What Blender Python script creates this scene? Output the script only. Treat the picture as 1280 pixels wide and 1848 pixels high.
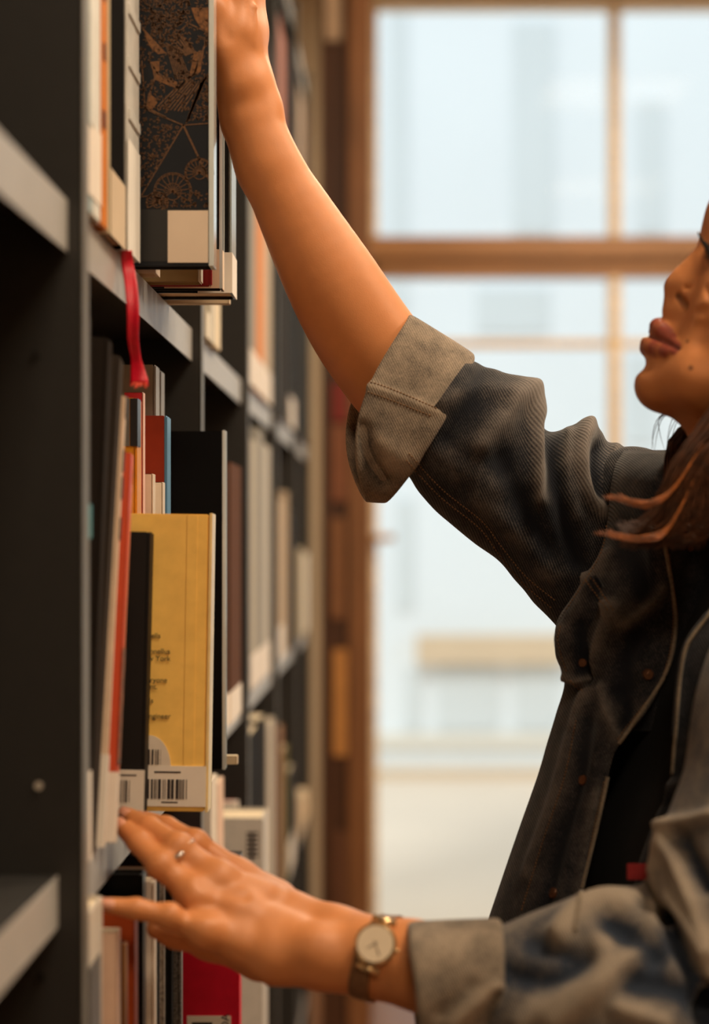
import bpy, bmesh, math, random
import numpy as np
from mathutils import Vector, Matrix
from mathutils.bvhtree import BVHTree
random.seed(7); np.random.seed(7)
for o in list(bpy.data.objects): bpy.data.objects.remove(o, do_unlink=True)
sc = bpy.context.scene
COL = sc.collection
# ------------------------------------------------------------------ camera, world, lights, exposure
F, CX, CY, HC = 3600.0, 710.0, 970.0, 1.35          # focal length in px, vanishing point, eye height (m)
cam = bpy.data.cameras.new('camera'); camo = bpy.data.objects.new('camera', cam); COL.objects.link(camo)
camo.location = (0, 0, HC); camo.rotation_euler = (math.pi/2, 0, 0)
cam.sensor_fit = 'HORIZONTAL'; cam.sensor_width = 36; cam.lens = 36*F/1280
cam.shift_x = (640-CX)/1280; cam.shift_y = (CY-924)/1280
cam.dof.use_dof = True; cam.dof.focus_distance = 1.72; cam.dof.aperture_fstop = 4.6; cam.clip_start = .02
sc.camera = camo
w = bpy.data.worlds.new('sky'); sc.world = w; w.use_nodes = True
bg = w.node_tree.nodes['Background']; bg.inputs[0].default_value = (.86, .93, 1, 1); bg.inputs[1].default_value = .77
sun = bpy.data.lights.new('sun', 'SUN'); sun.energy = .93; sun.angle = .2; sun.color = (1, .97, .92)
suno = bpy.data.objects.new('sun', sun); COL.objects.link(suno); suno.rotation_euler = (math.radians(48), 0, math.radians(-20)); suno.location = (0, 0, 12)
sc.view_settings.view_transform = 'Standard'; sc.view_settings.look = 'None'; sc.view_settings.gamma = 1
sc.view_settings.use_curve_mapping = False; sc.view_settings.exposure = 0.48
LAMPS = [(0.85, 0.95, 28), (1.1, 2.7, 30), (2.5, 1.7, 24), (0.3, -1.2, 20), (0.9, 4.9, 34)]   # x, y, watts of the ceiling lamps

def P(x, y, Z): return np.array([(x-CX)*Z/F, Z, HC-(y-CY)*Z/F])
def px(v):
    v = np.asarray(v); return np.stack([CX+v[..., 0]*F/v[..., 1], CY-(v[..., 2]-HC)*F/v[..., 1]], -1)
# ------------------------------------------------------------------ materials
MATS = {}
def rgb(r, g, b):
    f = lambda c: (c/255/12.92 if c/255 < .04045 else ((c/255+.055)/1.055)**2.4)
    return (f(r), f(g), f(b))
def mat(name, col, rough=.5, metal=0, var=.12, vs=40, bump=0, bs=400, spec=.5, coat=0, sss=0, trans=0, emit=0):
    if name in MATS: return MATS[name]
    m = bpy.data.materials.new(name); m.use_nodes = True; nt = m.node_tree; b = nt.nodes['Principled BSDF']
    tc = nt.nodes.new('ShaderNodeTexCoord'); n = nt.nodes.new('ShaderNodeTexNoise'); n.inputs['Scale'].default_value = vs
    n.inputs['Detail'].default_value = 5
    nt.links.new(tc.outputs['Object'], n.inputs['Vector'])
    r = nt.nodes.new('ShaderNodeValToRGB'); r.color_ramp.elements[0].position = .3; r.color_ramp.elements[1].position = .7
    r.color_ramp.elements[0].color = tuple(c*(1-var) for c in col)+(1,); r.color_ramp.elements[1].color = tuple(min(1, c*(1+var)) for c in col)+(1,)
    nt.links.new(n.outputs['Fac'], r.inputs[0]); nt.links.new(r.outputs[0], b.inputs['Base Color'])
    b.inputs['Roughness'].default_value = rough; b.inputs['Metallic'].default_value = metal
    b.inputs['Specular IOR Level'].default_value = spec; b.inputs['Coat Weight'].default_value = coat
    if trans: b.inputs['Transmission Weight'].default_value = trans
    if emit: b.inputs['Emission Color'].default_value = col+(1,); b.inputs['Emission Strength'].default_value = emit
    if bump:
        n2 = nt.nodes.new('ShaderNodeTexNoise'); n2.inputs['Scale'].default_value = bs; nt.links.new(tc.outputs['Object'], n2.inputs['Vector'])
        bp = nt.nodes.new('ShaderNodeBump'); bp.inputs['Strength'].default_value = bump; bp.inputs['Distance'].default_value = .001
        nt.links.new(n2.outputs['Fac'], bp.inputs['Height']); nt.links.new(bp.outputs[0], b.inputs['Normal'])
    MATS[name] = m; return m
def wood(name, col, axis=2):
    m = mat(name, col, .45, var=.25, vs=6)
    nt = m.node_tree; n = [q for q in nt.nodes if q.type == 'TEX_NOISE'][0]; tc = [q for q in nt.nodes if q.type == 'TEX_COORD'][0]
    mp = nt.nodes.new('ShaderNodeMapping'); s = [14, 14, 14]; s[axis] = .8; mp.inputs['Scale'].default_value = s
    nt.links.new(tc.outputs['Object'], mp.inputs['Vector']); nt.links.new(mp.outputs[0], n.inputs['Vector']); return m
def glass():
    m = bpy.data.materials.new('window_glass'); m.use_nodes = True; nt = m.node_tree
    for n in list(nt.nodes): nt.nodes.remove(n)
    o = nt.nodes.new('ShaderNodeOutputMaterial'); t = nt.nodes.new('ShaderNodeBsdfTransparent'); g = nt.nodes.new('ShaderNodeBsdfGlossy')
    t.inputs[0].default_value = (.95, .98, .98, 1); g.inputs['Roughness'].default_value = .03
    mx = nt.nodes.new('ShaderNodeMixShader'); lw = nt.nodes.new('ShaderNodeFresnel'); lw.inputs[0].default_value = 1.06
    nt.links.new(lw.outputs[0], mx.inputs[0]); nt.links.new(t.outputs[0], mx.inputs[1]); nt.links.new(g.outputs[0], mx.inputs[2])
    nt.links.new(mx.outputs[0], o.inputs[0]); return m
# ------------------------------------------------------------------ mesh helpers
def link(name, me, m=None, parent=None):
    o = bpy.data.objects.new(name, me); COL.objects.link(o)
    if m is not None and me is not None: me.materials.append(m)
    if parent is not None: o.parent = parent
    return o
def pyd(name, V, Fc, m=None, parent=None, smooth=False):
    me = bpy.data.meshes.new(name); me.from_pydata([tuple(map(float, v)) for v in V], [], [tuple(map(int, f)) for f in Fc]); me.update()
    if smooth: me.shade_smooth()
    return link(name, me, m, parent)
class MB:
    def __init__(s): s.v = []; s.f = []
    def box(s, x0, x1, y0, y1, z0, z1):
        n = len(s.v); s.v += [(x, y, z) for z in (z0, z1) for y in (y0, y1) for x in (x0, x1)]
        s.f += [(n, n+2, n+3, n+1), (n+4, n+5, n+7, n+6), (n, n+1, n+5, n+4), (n+2, n+6, n+7, n+3), (n, n+4, n+6, n+2), (n+1, n+3, n+7, n+5)]; return s
    def tube(s, pts, r, k=8, cap=True):
        pts = [np.asarray(p, float) for p in pts]; rr = r if hasattr(r, '__len__') else [r]*len(pts); n0 = len(s.v)
        for i, p in enumerate(pts):
            t = pts[min(i+1, len(pts)-1)]-pts[max(i-1, 0)]; t = t/(np.linalg.norm(t)+1e-12)
            a = np.cross(t, (0, 0, 1.)) if abs(t[2]) < .9 else np.cross(t, (0, 1., 0)); a /= np.linalg.norm(a); b = np.cross(t, a)
            for j in range(k):
                th = 2*math.pi*j/k; s.v.append(tuple(p+rr[i]*(a*math.cos(th)+b*math.sin(th))))
        for i in range(len(pts)-1):
            for j in range(k):
                q = n0+i*k+j; q2 = n0+i*k+(j+1) % k; s.f.append((q, q2, q2+k, q+k))
        if cap: s.f += [tuple(n0+j for j in range(k))[::-1], tuple(n0+(len(pts)-1)*k+j for j in range(k))]
        return s
    def build(s, name, m, parent=None, bevel=0, smooth=False):
        o = pyd(name, s.v, s.f, m, parent, smooth)
        bm = bmesh.new(); bm.from_mesh(o.data); bmesh.ops.recalc_face_normals(bm, faces=bm.faces)
        if bevel: bmesh.ops.bevel(bm, geom=list(bm.edges), offset=bevel, segments=2, affect='EDGES', clamp_overlap=True)
        bm.to_mesh(o.data); bm.free(); return o
def tag(o, label=None, cat=None, group=None, kind=None):
    if label: o['label'] = label
    if cat: o['category'] = cat
    if group: o['group'] = group
    if kind: o['kind'] = kind
    return o
def empty(name, loc=(0, 0, 0)):
    o = bpy.data.objects.new(name, None); COL.objects.link(o); o.location = tuple(map(float, loc)); o.empty_display_size = .05; return o
def cr(pts, n):
    p = np.asarray(pts, float); p = np.vstack([2*p[0]-p[1], p, 2*p[-1]-p[-2]]); N = len(p)-3
    out = []
    for t in np.linspace(0, N-1e-9, n):
        i = int(t); u = t-i; a, b, c, d = p[i:i+4]
        out.append(.5*((2*b)+(c-a)*u+(2*a-5*b+4*c-d)*u*u+(3*b-a-3*c+d)*u**3))
    return np.array(out)
def grid_faces(n, m, wrap=False):
    f = []
    for i in range(n-1):
        for j in range(m if wrap else m-1):
            k = (j+1) % m; f.append((i*m+j, i*m+k, (i+1)*m+k, (i+1)*m+j))
    return f
def vnormals(V, Fc):
    Fc = np.asarray(Fc); a = V[Fc[:, 1]]-V[Fc[:, 0]]; b = V[Fc[:, -1]]-V[Fc[:, 0]]; n = np.cross(a, b)
    N = np.zeros_like(V)
    for j in range(Fc.shape[1]): np.add.at(N, Fc[:, j], n)
    return N/(np.linalg.norm(N, axis=1, keepdims=True)+1e-12)
def pdist(q, line):
    line = np.asarray(line, float); best = np.full(len(q), 1e9)
    for a, b in zip(line[:-1], line[1:]):
        t = np.clip(((q-a)@(b-a))/((b-a)@(b-a)), 0, 1); best = np.minimum(best, np.linalg.norm(q-a-t[:, None]*(b-a), axis=1))
    return best
def sculpt(V, Fc, ridges, facing=.0):
    """raise or sink folds: ridges = (polyline, width, height in m) given where the fold lies on the cloth"""
    V = V.copy(); N = vnormals(V, Fc); q = px(V); front = np.clip((-N[:, 1]+.35)/.5, 0, 1); wear = np.zeros(len(V))
    D = np.zeros(len(V))
    for line, wd, h in ridges:
        g = np.exp(-(pdist(q, cr(line, 24))/wd)**2)*front; D += g*h; wear += g*h/.006
    return V+N*D[:, None], wear
# ------------------------------------------------------------------ signed distance sculpting
class Field:
    def __init__(s, lo, hi, h):
        s.h = h; s.ax = [np.arange(lo[i], hi[i], h, dtype=np.float32) for i in range(3)]; s.v = np.full([len(a) for a in s.ax], .03, np.float32)
    def blk(s, lo, hi):
        sl = tuple(slice(max(0, int((lo[i]-s.ax[i][0])/s.h)-1), max(0, min(len(s.ax[i]), int((hi[i]-s.ax[i][0])/s.h)+2))) for i in range(3))
        return sl, s.ax[0][sl[0]][:, None, None], s.ax[1][sl[1]][None, :, None], s.ax[2][sl[2]][None, None, :]
    def comb(s, sl, d, k, cut):
        v = s.v[sl]
        if v.size == 0: return
        if cut: d = -d; h = np.maximum(k-np.abs(v-d), 0)/k; s.v[sl] = np.maximum(v, d)+h*h*k*.25
        else: h = np.maximum(k-np.abs(v-d), 0)/k; s.v[sl] = np.minimum(v, d)-h*h*k*.25
    def cone(s, a, b, r1, r2, k=.004, cut=False):
        a = np.asarray(a, np.float32); b = np.asarray(b, np.float32); m = max(r1, r2)+k+.03*(not cut)
        sl, X, Y, Z = s.blk(np.minimum(a, b)-m, np.maximum(a, b)+m); d = b-a; L = float(d@d)+1e-12
        t = np.clip(((X-a[0])*d[0]+(Y-a[1])*d[1]+(Z-a[2])*d[2])/L, 0, 1)
        s.comb(sl, np.sqrt((X-a[0]-t*d[0])**2+(Y-a[1]-t*d[1])**2+(Z-a[2]-t*d[2])**2)-(r1+(r2-r1)*t), k, cut)
    def chain(s, pts, rs, k=.004, cut=False):
        for i in range(len(pts)-1): s.cone(pts[i], pts[i+1], rs[i], rs[i+1], k, cut)
    def ball(s, c, r, k=.004, cut=False): s.cone(c, np.asarray(c)+1e-5, r, r, k, cut)
    def ell(s, c, r, R=None, k=.006, cut=False):
        c = np.asarray(c, np.float32); m = max(r)+k+.03*(not cut); sl, X, Y, Z = s.blk(c-m, c+m); X = X-c[0]; Y = Y-c[1]; Z = Z-c[2]
        if R is not None: X, Y, Z = [R[i][0]*X+R[i][1]*Y+R[i][2]*Z for i in range(3)]
        k0 = np.sqrt((X/r[0])**2+(Y/r[1])**2+(Z/r[2])**2)+1e-9; k1 = np.sqrt((X/r[0]**2)**2+(Y/r[1]**2)**2+(Z/r[2]**2)**2)+1e-9
        s.comb(sl, k0*(k0-1)/k1, k, cut)
    def surf(s, x, y):
        'distance from the mid plane to the near skin at a spot'
        for yy in s.ax[1]:
            p = P(x, y, float(yy)); i = [int(round((p[q]-s.ax[q][0])/s.h)) for q in range(3)]
            if s.v[i[0], i[1], i[2]] < 0: return float(yy)
        return float(s.ax[1][-1])
    def mesh(s):
        v = s.v; n = np.array(v.shape); c = n-1; sg = v < 0
        cnt = np.zeros(c, np.float32); acc = np.zeros(tuple(c)+(3,), np.float32)
        off = [(i, j, k) for i in (0, 1) for j in (0, 1) for k in (0, 1)]
        cut = lambda o: tuple(slice(o[i], o[i]+c[i]) for i in range(3))
        for o in off:
            for ax in range(3):
                if o[ax]: continue
                p = list(o); p[ax] = 1; a = v[cut(o)]; b = v[cut(p)]; m = (a < 0) != (b < 0)
                t = np.where(m, a/np.where(m, a-b, 1), 0)
                cnt += m
                for q in range(3): acc[..., q] += m*(o[q]+(t if q == ax else 0))
        act = cnt > 0; idx = np.full(c, -1, np.int64); idx[act] = np.arange(act.sum())
        I = np.argwhere(act); V = (I+acc[act]/cnt[act][:, None])*s.h+np.array([a[0] for a in s.ax])
        Fc = []
        for ax in range(3):
            u, w_ = [q for q in range(3) if q != ax]
            sa = [slice(1, n[i]-1) for i in range(3)]; sa[ax] = slice(0, n[ax]-1); sb = list(sa); sb[ax] = slice(1, n[ax])
            A = sg[tuple(sa)]; B = sg[tuple(sb)]; E = np.argwhere(A != B); fl = A[tuple(E.T)]
            for q in range(3):
                if q != ax: E[:, q] += 1
            def cell(du, dw):
                e = E.copy(); e[:, u] -= du; e[:, w_] -= dw; return idx[tuple(e.T)]
            Q = np.stack([cell(1, 1), cell(0, 1), cell(0, 0), cell(1, 0)], 1)
            if ax == 1: fl = ~fl
            Q[~fl] = Q[~fl][:, ::-1]; Fc.append(Q)
        Fc = np.vstack(Fc); return V, Fc[(Fc >= 0).all(1)]
def relax(V, Fc, it=1, lam=.5):
    for _ in range(it):
        S = np.zeros_like(V); C = np.zeros(len(V))
        for i in range(4):
            a = Fc[:, i]; b = Fc[:, (i+1) % 4]; np.add.at(S, a, V[b]); np.add.at(S, b, V[a]); np.add.at(C, a, 1); np.add.at(C, b, 1)
        V = V+lam*(S/np.maximum(C, 1)[:, None]-V)
    return V
def fastmesh(name, V, Fc, m, parent=None, attrs=None):
    me = bpy.data.meshes.new(name); V = np.asarray(V, np.float32); Fc = np.asarray(Fc, np.int32); k = Fc.shape[1]
    me.vertices.add(len(V)); me.vertices.foreach_set('co', V.ravel()); me.loops.add(Fc.size); me.loops.foreach_set('vertex_index', Fc.ravel())
    me.polygons.add(len(Fc)); me.polygons.foreach_set('loop_start', np.arange(0, Fc.size, k, dtype=np.int32)); me.polygons.foreach_set('loop_total', np.full(len(Fc), k, np.int32))
    me.update(calc_edges=True); me.validate(); me.shade_smooth()
    if attrs and 'wear' in attrs and 'tw' not in attrs: attrs = dict(attrs, tw=('FLOAT', V[:, 0]*.9+V[:, 2]*.45))
    for nm, (ty, arr) in (attrs or {}).items():
        at = me.attributes.new(nm, ty, 'POINT'); at.data.foreach_set('color' if ty == 'FLOAT_COLOR' else 'value', np.asarray(arr, np.float32).ravel())
    return link(name, me, m, parent)
# ------------------------------------------------------------------ the setting: room, window wall, outside
WX0, WX1, WY0, WY1, CEIL, ZW = -.62, 3.9, -2.6, 6.6, 3.25, 6.5
plaster = mat('warm plaster', rgb(196, 178, 152), .8, var=.04, bump=.1); floorm = wood('oak floor', rgb(120, 78, 46), 1)
frame_m = wood('tan window frame', rgb(236, 208, 170), 0); beam_m = wood('brown transom', rgb(160, 112, 66), 0); jamb_m = wood('brown wood', rgb(136, 90, 54), 2)
def struct(name, *boxes, m=plaster, parent=None, bevel=0):
    b = MB()
    for q in boxes: b.box(*q)
    o = b.build(name, m, parent, bevel)
    if parent is None: o['kind'] = 'structure'
    return o
fl = struct('floor', (WX0, WX1, WY0, WY1, -.06, -.012), m=mat('floor joint', rgb(50, 32, 20), .8))
pw = .14; nb = int((WX1-WX0)/pw)
pl_me = None
for i in range(nb):
    if pl_me is None:
        po = MB().box(0, pw-.003, 0, WY1-WY0, -.012, 0).build('floor_plank', floorm, fl, .001); pl_me = po.data
    else: po = link('floor_plank', pl_me, None, fl)
    po.location = (WX0+i*pw, WY0, 0)
struct('ceiling', (WX0-.2, WX1+.2, WY0-.2, WY1+.1, CEIL, CEIL+.2))
struct('wall_left', (WX0-.1, WX0, WY0, WY1, 0, CEIL)); struct('wall_right', (WX1, WX1+.1, WY0, WY1, 0, CEIL)); struct('wall_back', (WX0-.1, WX1+.1, WY0-.1, WY0, 0, CEIL))
def zpx(y, Z=ZW): return HC-(y-CY)*Z/F
def xpx(x, Z=ZW): return (x-CX)*Z/F
# the window wall: floor-to-ceiling glazing in a wooden grid
zb1, zb0, ztop = zpx(430), zpx(500), zpx(4)
struct('wall_far', (WX0, xpx(640), ZW, ZW+.12, 0, CEIL), (xpx(640), WX1, ZW, ZW+.12, ztop, CEIL), (WX1-.25, WX1, ZW, ZW+.12, 0, ztop))
win = struct('window_1', (xpx(640), WX1-.25, ZW-.01, ZW+.09, 0, .05), m=frame_m)
xs = [xpx(640), xpx(1110), xpx(1110)+.9, xpx(1110)+1.8]
def wpart(name, *b, m=frame_m, bevel=.004): return struct(name, *b, m=m, parent=win, bevel=bevel)
wpart('transom', (xpx(640), WX1-.25, ZW-.05, ZW+.07, zb0+.055, zb1), m=beam_m); wpart('transom_ledge', (xpx(640), WX1-.25, ZW-.02, ZW+.07, zb0, zb0+.055), m=beam_m)
wpart('head_rail', (xpx(640), WX1-.25, ZW-.02, ZW+.08, ztop-.015, ztop+.02))
wpart('stile', (xpx(640), xpx(640)+.075, ZW-.02, ZW+.08, 0, ztop))
for x in xs[1:]: wpart('mullion', (x-.018, x+.018, ZW-.02, ZW+.08, .05, zb0)); wpart('mullion', (x-.018, x+.018, ZW-.02, ZW+.08, zb1, ztop))
wpart('glazing_bar', (xs[0]+.08, xs[-1], ZW+.02, ZW+.05, zpx(626), zpx(612)))
gl = glass()
for a, b in zip(xs, xs[1:]+[WX1-.26]):
    wpart('pane', (a, b, ZW+.03, ZW+.036, .05, zb0), m=gl, bevel=0); wpart('pane', (a, b, ZW+.03, ZW+.036, zb1, ztop-.015), m=gl, bevel=0)
h = MB().tube([P(676, 972, ZW-.01), P(676, 972, ZW-.06), P(712, 970, ZW-.06)], .012, 10).build('door_handle', mat('brass handle', rgb(205, 160, 105), .35, .7), win, smooth=True)
# wooden pillar with inset slots between shelving and window
ZC = 5.05
pil = empty('wooden_pillar', (0, 0, 0)); tag(pil, 'brown wooden pillar with tall inset slots between shelving and window', 'pillar')
xa, xm, xb = xpx(578, ZC), xpx(628, ZC), xpx(669, ZC)
struct('post', (xm, xb, ZC, ZC+.09, 0, CEIL), m=jamb_m, parent=pil, bevel=.004)
dkw = wood('dark brown wood', rgb(84, 52, 32), 2)
struct('recessed_board', (xa, xm, ZC+.02, ZC+.08, 0, CEIL), m=dkw, parent=pil)
for (x0, x1, y0, y1, c) in [(586, 617, -60, 72, (196, 168, 140)), (597, 622, 935, 1118, (150, 100, 62)), (601, 633, 1172, 1366, (214, 150, 82)), (600, 630, 1500, 1640, (110, 70, 45)), (598, 640, 765, 905, (150, 92, 60)), (600, 640, 690, 760, (150, 50, 40))]:
    struct('slot_panel', (xpx(x0, ZC), min(xpx(x1, ZC), xm-.001), ZC+.008, ZC+.02, zpx(y1, ZC), min(CEIL-.02, zpx(y0, ZC))), m=mat('slot %d' % y0, rgb(*c), .5, var=.08), parent=pil, bevel=.003)
tag(MB().box(xpx(640, 5.9), xpx(668, 5.9), 5.9, 5.98, 0, CEIL).build('curtain_rail_post', wood('pale tan wood', rgb(190, 160, 126), 2), None, .006), 'pale tan upright strip beside the top of the window', 'post')
# outside: pavement and the pale building across the street
tag(MB().box(-30, 30, ZW+.13, 60, -.3, -.05).build('pavement', mat('pale pavement', rgb(232, 212, 190), .9, var=.04, vs=1)), kind='structure')
ZB = 11.7
bld = empty('building', (1.5, ZB, 0)); tag(bld, 'pale rendered building across the street, seen blurred through the window', 'building')
wallm = mat('pale render', rgb(232, 237, 240), .85, var=.03, vs=.8); trimm = mat('beige stone band', rgb(214, 190, 160), .85, var=.05, vs=2); gg = mat('grey glass', rgb(216, 222, 224), .5, var=.04, vs=.6)
def bp(name, x0, x1, y0, y1, d0, d1, m):
    o = struct(name, (xpx(x0, ZB)-1.5, xpx(x1, ZB)-1.5, d0, d1, zpx(y1, ZB), zpx(y0, ZB)), m=m, parent=bld); return o
bp('wall', -900, 2600, -1500, 1402, 0, .5, wallm)
bp('stone_band', 752, 1015, 1145, 1196, -.12, 0, trimm); bp('stone_band', 560, 2200, 1322, 1346, -.05, 0, mat('pale stone band', rgb(226, 220, 208), .85))
for (x0, x1, y0, y1) in [(700, 735, -300, 560), (925, 1000, 40, 420), (1150, 1200, 180, 420), (930, 1005, 1200, 1315), (715, 745, 900, 1100), (790, 900, 1205, 1315), (860, 990, 520, 600), (1130, 1180, 640, 800), (730, 760, 1205, 1316), (1300, 1400, 0, 500)]:
    o = bp('window_bay', x0, x1, y0, y1, -.02, .01, gg)
bp('plinth', -900, 2600, 1385, 1440, -.1, 0, trimm)
# ceiling lamps
for i, (lx, ly, lw) in enumerate(LAMPS):
    L = empty('ceiling_lamp', (lx, ly, CEIL)); tag(L, 'warm square ceiling lamp, number %s from the camera side, above the aisle' % ['two', 'four', 'three', 'one', 'five'][i], 'lamp', 'ceiling lamps')
    b = MB().box(-.32, .32, -.32, .32, -.07, -.002)
    b.build('housing', mat('lamp housing', rgb(60, 56, 52), .5), L, .005)
    MB().box(-.29, .29, -.29, .29, -.078, -.0705).build('diffuser', mat('lamp diffuser', rgb(255, 214, 160), .5, var=0, emit=3), L)
    a = bpy.data.lights.new('lamp_light', 'AREA'); a.size = .56; a.energy = lw; a.color = (1, .82, .6)
    ao = link('lamp_light', a, None, L); ao.location = (0, 0, -.085)
# ------------------------------------------------------------------ library shelving
UP = [(1.286, 1.31), (2.080, 2.105), (2.752, 2.777), (3.43, 3.455), (4.15, 4.175), (4.80, 4.825)]
SH = [-.2176-.87, -.2176-.435, -.2176, .2176, .6526, 1.0877]       # shelf tops relative to the eye height
XU, XL, XB = -.2, -.21, -.47
steel = mat('charcoal steel', rgb(42, 40, 38), .5, 0, var=.06, vs=90, bump=.12, bs=900, spec=.4); lipm = mat('grey shelf lip', rgb(164, 161, 156), .42, 0, var=.05, vs=60, bump=.08, bs=900)
edge_m = mat('grey upright edge', rgb(104, 100, 92), .5, var=.06)
rack = empty('library_shelving', (XB, 3, 0)); tag(rack, 'charcoal steel library shelving with pale grey shelf lips down the left', 'bookshelf')
def rp(name, m, *bx, bevel=.0015, parent=rack):
    b = MB()
    for q in bx: b.box(q[0]-XB, q[1]-XB, q[2]-3, q[3]-3, q[4], q[5])
    return b.build(name, m, parent, bevel)
RT = HC+1.12
for (a, b) in [(.30, .325)]+UP:
    u = rp('upright', steel, (XB, XU-.001, a, b, 0, RT)); rp('upright_edge', edge_m, (XU-.001, XU, a, b, 0, RT), bevel=.0003, parent=u)
rp('back_panel', steel, (XB-.012, XB, .30, UP[-1][1], 0.02, RT))
bays = [(.325, UP[0][0])]+[(UP[i][1], UP[i+1][0]) for i in range(len(UP)-1)]
for bi, (a, b) in enumerate(bays):
    for si, s in enumerate(SH):
        z = HC+s; xl = XL-(.006 if (bi == 0 and si == 2) else 0)
        sh = rp('shelf', steel, (XB, xl-.001, a+.0005, b-.0005, z-.012, z))
        rp('shelf_lip', lipm, (xl-.001, xl, a+.0005, b-.0005, z-.034, z), bevel=.0003, parent=sh)
for (x, y, c) in [(70, 1418, (190, 180, 165)), (74, 1762, (14, 13, 12)), (66, 640, (30, 28, 27))]:
    p = P(x, y, UP[0][0]); s = MB().tube([(p[0]-XB, p[1]-3-.0012, p[2]), (p[0]-XB, p[1]-3, p[2])], .0028, 12).build('screw', mat('screw %d' % y, rgb(*c), .4), rack)
# ------------------------------------------------------------------ books
pagem = mat('book pages', rgb(226, 208, 178), .8, var=.08, vs=150); filmm = mat('clear plastic film', rgb(206, 212, 210), .15, 0, var=.05, spec=.8, coat=.5)
labm = mat('paper label', rgb(232, 220, 205), .55, var=.03); inkm = mat('label ink', rgb(38, 28, 28), .6)
def shelfz(i): return HC+SH[i]
def book(name, label, col, X, Z0, t, H, si, depth=.19, lean=0, yaw=0, spine=None, soft=False, film=False, lab=None, fine=True, rough=.5, group=None, mat_=None, coat=.0, roll=0, spec=.25):
    """spine faces +x at X, near cover at depth Z0, thickness t, standing on shelf si"""
    r = empty(name, (X, Z0, shelfz(si))); tag(r, label, 'book', group)
    r.rotation_euler = (-math.atan(lean), roll, yaw)
    key = '%s cover %02x%02x%02x' % ((name,)+tuple(col)); m = mat_ or mat(key, rgb(*col), rough, var=.08, vs=60, coat=coat, spec=spec)
    sm = mat('spine %02x%02x%02x' % tuple(spine), rgb(*spine), rough, var=.06, spec=spec) if spine else m
    bt = .0008 if soft else .0026; ov = 0 if soft else .003
    b = MB().box(-depth, -bt, 0, bt, 0, H).box(-depth, -bt, t-bt, t, 0, H)
    b.build('cover', m, r, .0005 if fine else 0)
    MB().box(-bt, 0, 0, t, 0, H).build('spine', sm, r, min(.0018, bt*.45) if fine else 0)
    MB().box(-depth+ov, -bt, bt, t-bt, ov, H-ov).build('page_block', pagem, r)
    if film:
        for q in (-.0008, t-.0012): MB().box(-.0022, .0009, q, q+.0022, -.0004, H+.0008).build('plastic_film_edge', filmm, r, .0004)
    if lab:
        (z0, z1, wrap) = lab[:3]; lm = mat('label %s' % (lab[3],), rgb(*lab[3]), .55, var=.03) if len(lab) > 3 else labm
        b = MB().box(0.0001, .0007, -.0006, t, z0, z1)
        if wrap: b.box(-wrap, .0007, -.0007, -.0001, z0, z1)
        b.build('label', lm, r)
    return r
def bz(x, X=-.202): return -X*F/(CX-x)                                # depth at which a spine at X shows at column x
def bh(y, Z, si): return (CY-y)*Z/F-SH[si]                            # height of a book whose top shows at row y
def sub(parent, name, m, *bx, bevel=0):
    b = MB()
    for q in bx: b.box(*q)
    return b.build(name, m, parent, bevel)
# --- first bay, upper shelf
b = book('book', 'pale blue spine book with white label next to the near upright, upper shelf', (150, 172, 176), -.2035, 1.318, .03, .34, 3, lab=(.012, .058, 0))
sub(b, 'spine_stripe', mat('white stripe', rgb(222, 222, 214), .4), (.0001, .0008, .016, .0295, .06, .335))
b = book('book', 'grey and white slim book left of the orange spine, upper shelf', (205, 204, 196), -.2035, 1.35, .036, .34, 3, spine=(214, 212, 204), lab=(.012, .062, 0))
b = book('book', 'orange spine book with dark specks on the upper shelf', (205, 118, 36), -.2035, 1.389, .03, .35, 3)
[sub(b, 'spine_speck', mat('dark speck', rgb(66, 30, 20), .5), (.0001, .0007, .006+.004*(i % 2), .019, z, z+.012)) for i, z in enumerate((.07, .118, .16, .25, .30))]
book('book', 'slim cream spine pressed against the orange book, upper shelf', (190, 172, 140), -.2035, 1.421, .012, .34, 3, soft=True)
book('book', 'black spine book with cream label at the foot, upper shelf', (16, 14, 13), -.2035, 1.4345, .075, .36, 3, rough=.9, spec=.03, lab=(.0, .048, 0, (206, 186, 160)))
sv = mat('crinkled silver foil', rgb(224, 222, 216), .3, .2, var=.12, vs=30, bump=.6, bs=60)
b = book('book', 'silvery plastic-wrapped spine just before the patterned book, upper shelf', (190, 188, 182), -.2015, 1.5115, .07, .36, 3, mat_=sv, lab=(.0, .085, 0, (226, 222, 214)))
for z in np.linspace(.1, .34, 7): sub(b, 'raised_band', sv, (-.0002, .0016, .004, .066, z, z+.009), bevel=.0007)
# the patterned book being pulled out
ZP, XP = 1.6, -.1445
pat = book('patterned_book', 'dark navy book with gilt line pattern and cream sticker, held by the raised hand', (16, 20, 27), XP, ZP, .022, .275, 3, depth=.2, rough=.45)
gilt = mat('dull gilt print', rgb(98, 68, 44), .4, .35, var=.45, vs=500); gilt2 = mat('bright gilt print', rgb(116, 76, 42), .4, .35, var=.4, vs=300)
def cov(x, y): p = P(x, y, ZP); return np.array([p[0]-XP, p[2]-shelfz(3)])      # cover coordinates of a print mark
LN = MB(); PLG = MB()
def line(pts, wd=2.2, mb=LN):
    pts = [cov(*p) for p in pts]; wd = wd*ZP/F/2
    for a, c in zip(pts[:-1], pts[1:]):
        d = c-a; L = np.linalg.norm(d)
        if L < 1e-6: continue
        n = np.array([-d[1], d[0]])/L*wd; q = len(mb.v); d = d/L*wd*.5
        mb.v += [(p[0], -.0003, p[1]) for p in (a-d-n, c+d-n, c+d+n, a-d+n)]; mb.f.append((q, q+1, q+2, q+3))
def poly(pts):
    q = len(PLG.v); PLG.v += [(cov(*p)[0], -.0002, cov(*p)[1]) for p in pts]; PLG.f.append(tuple(range(q, q+len(pts))))
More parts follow.
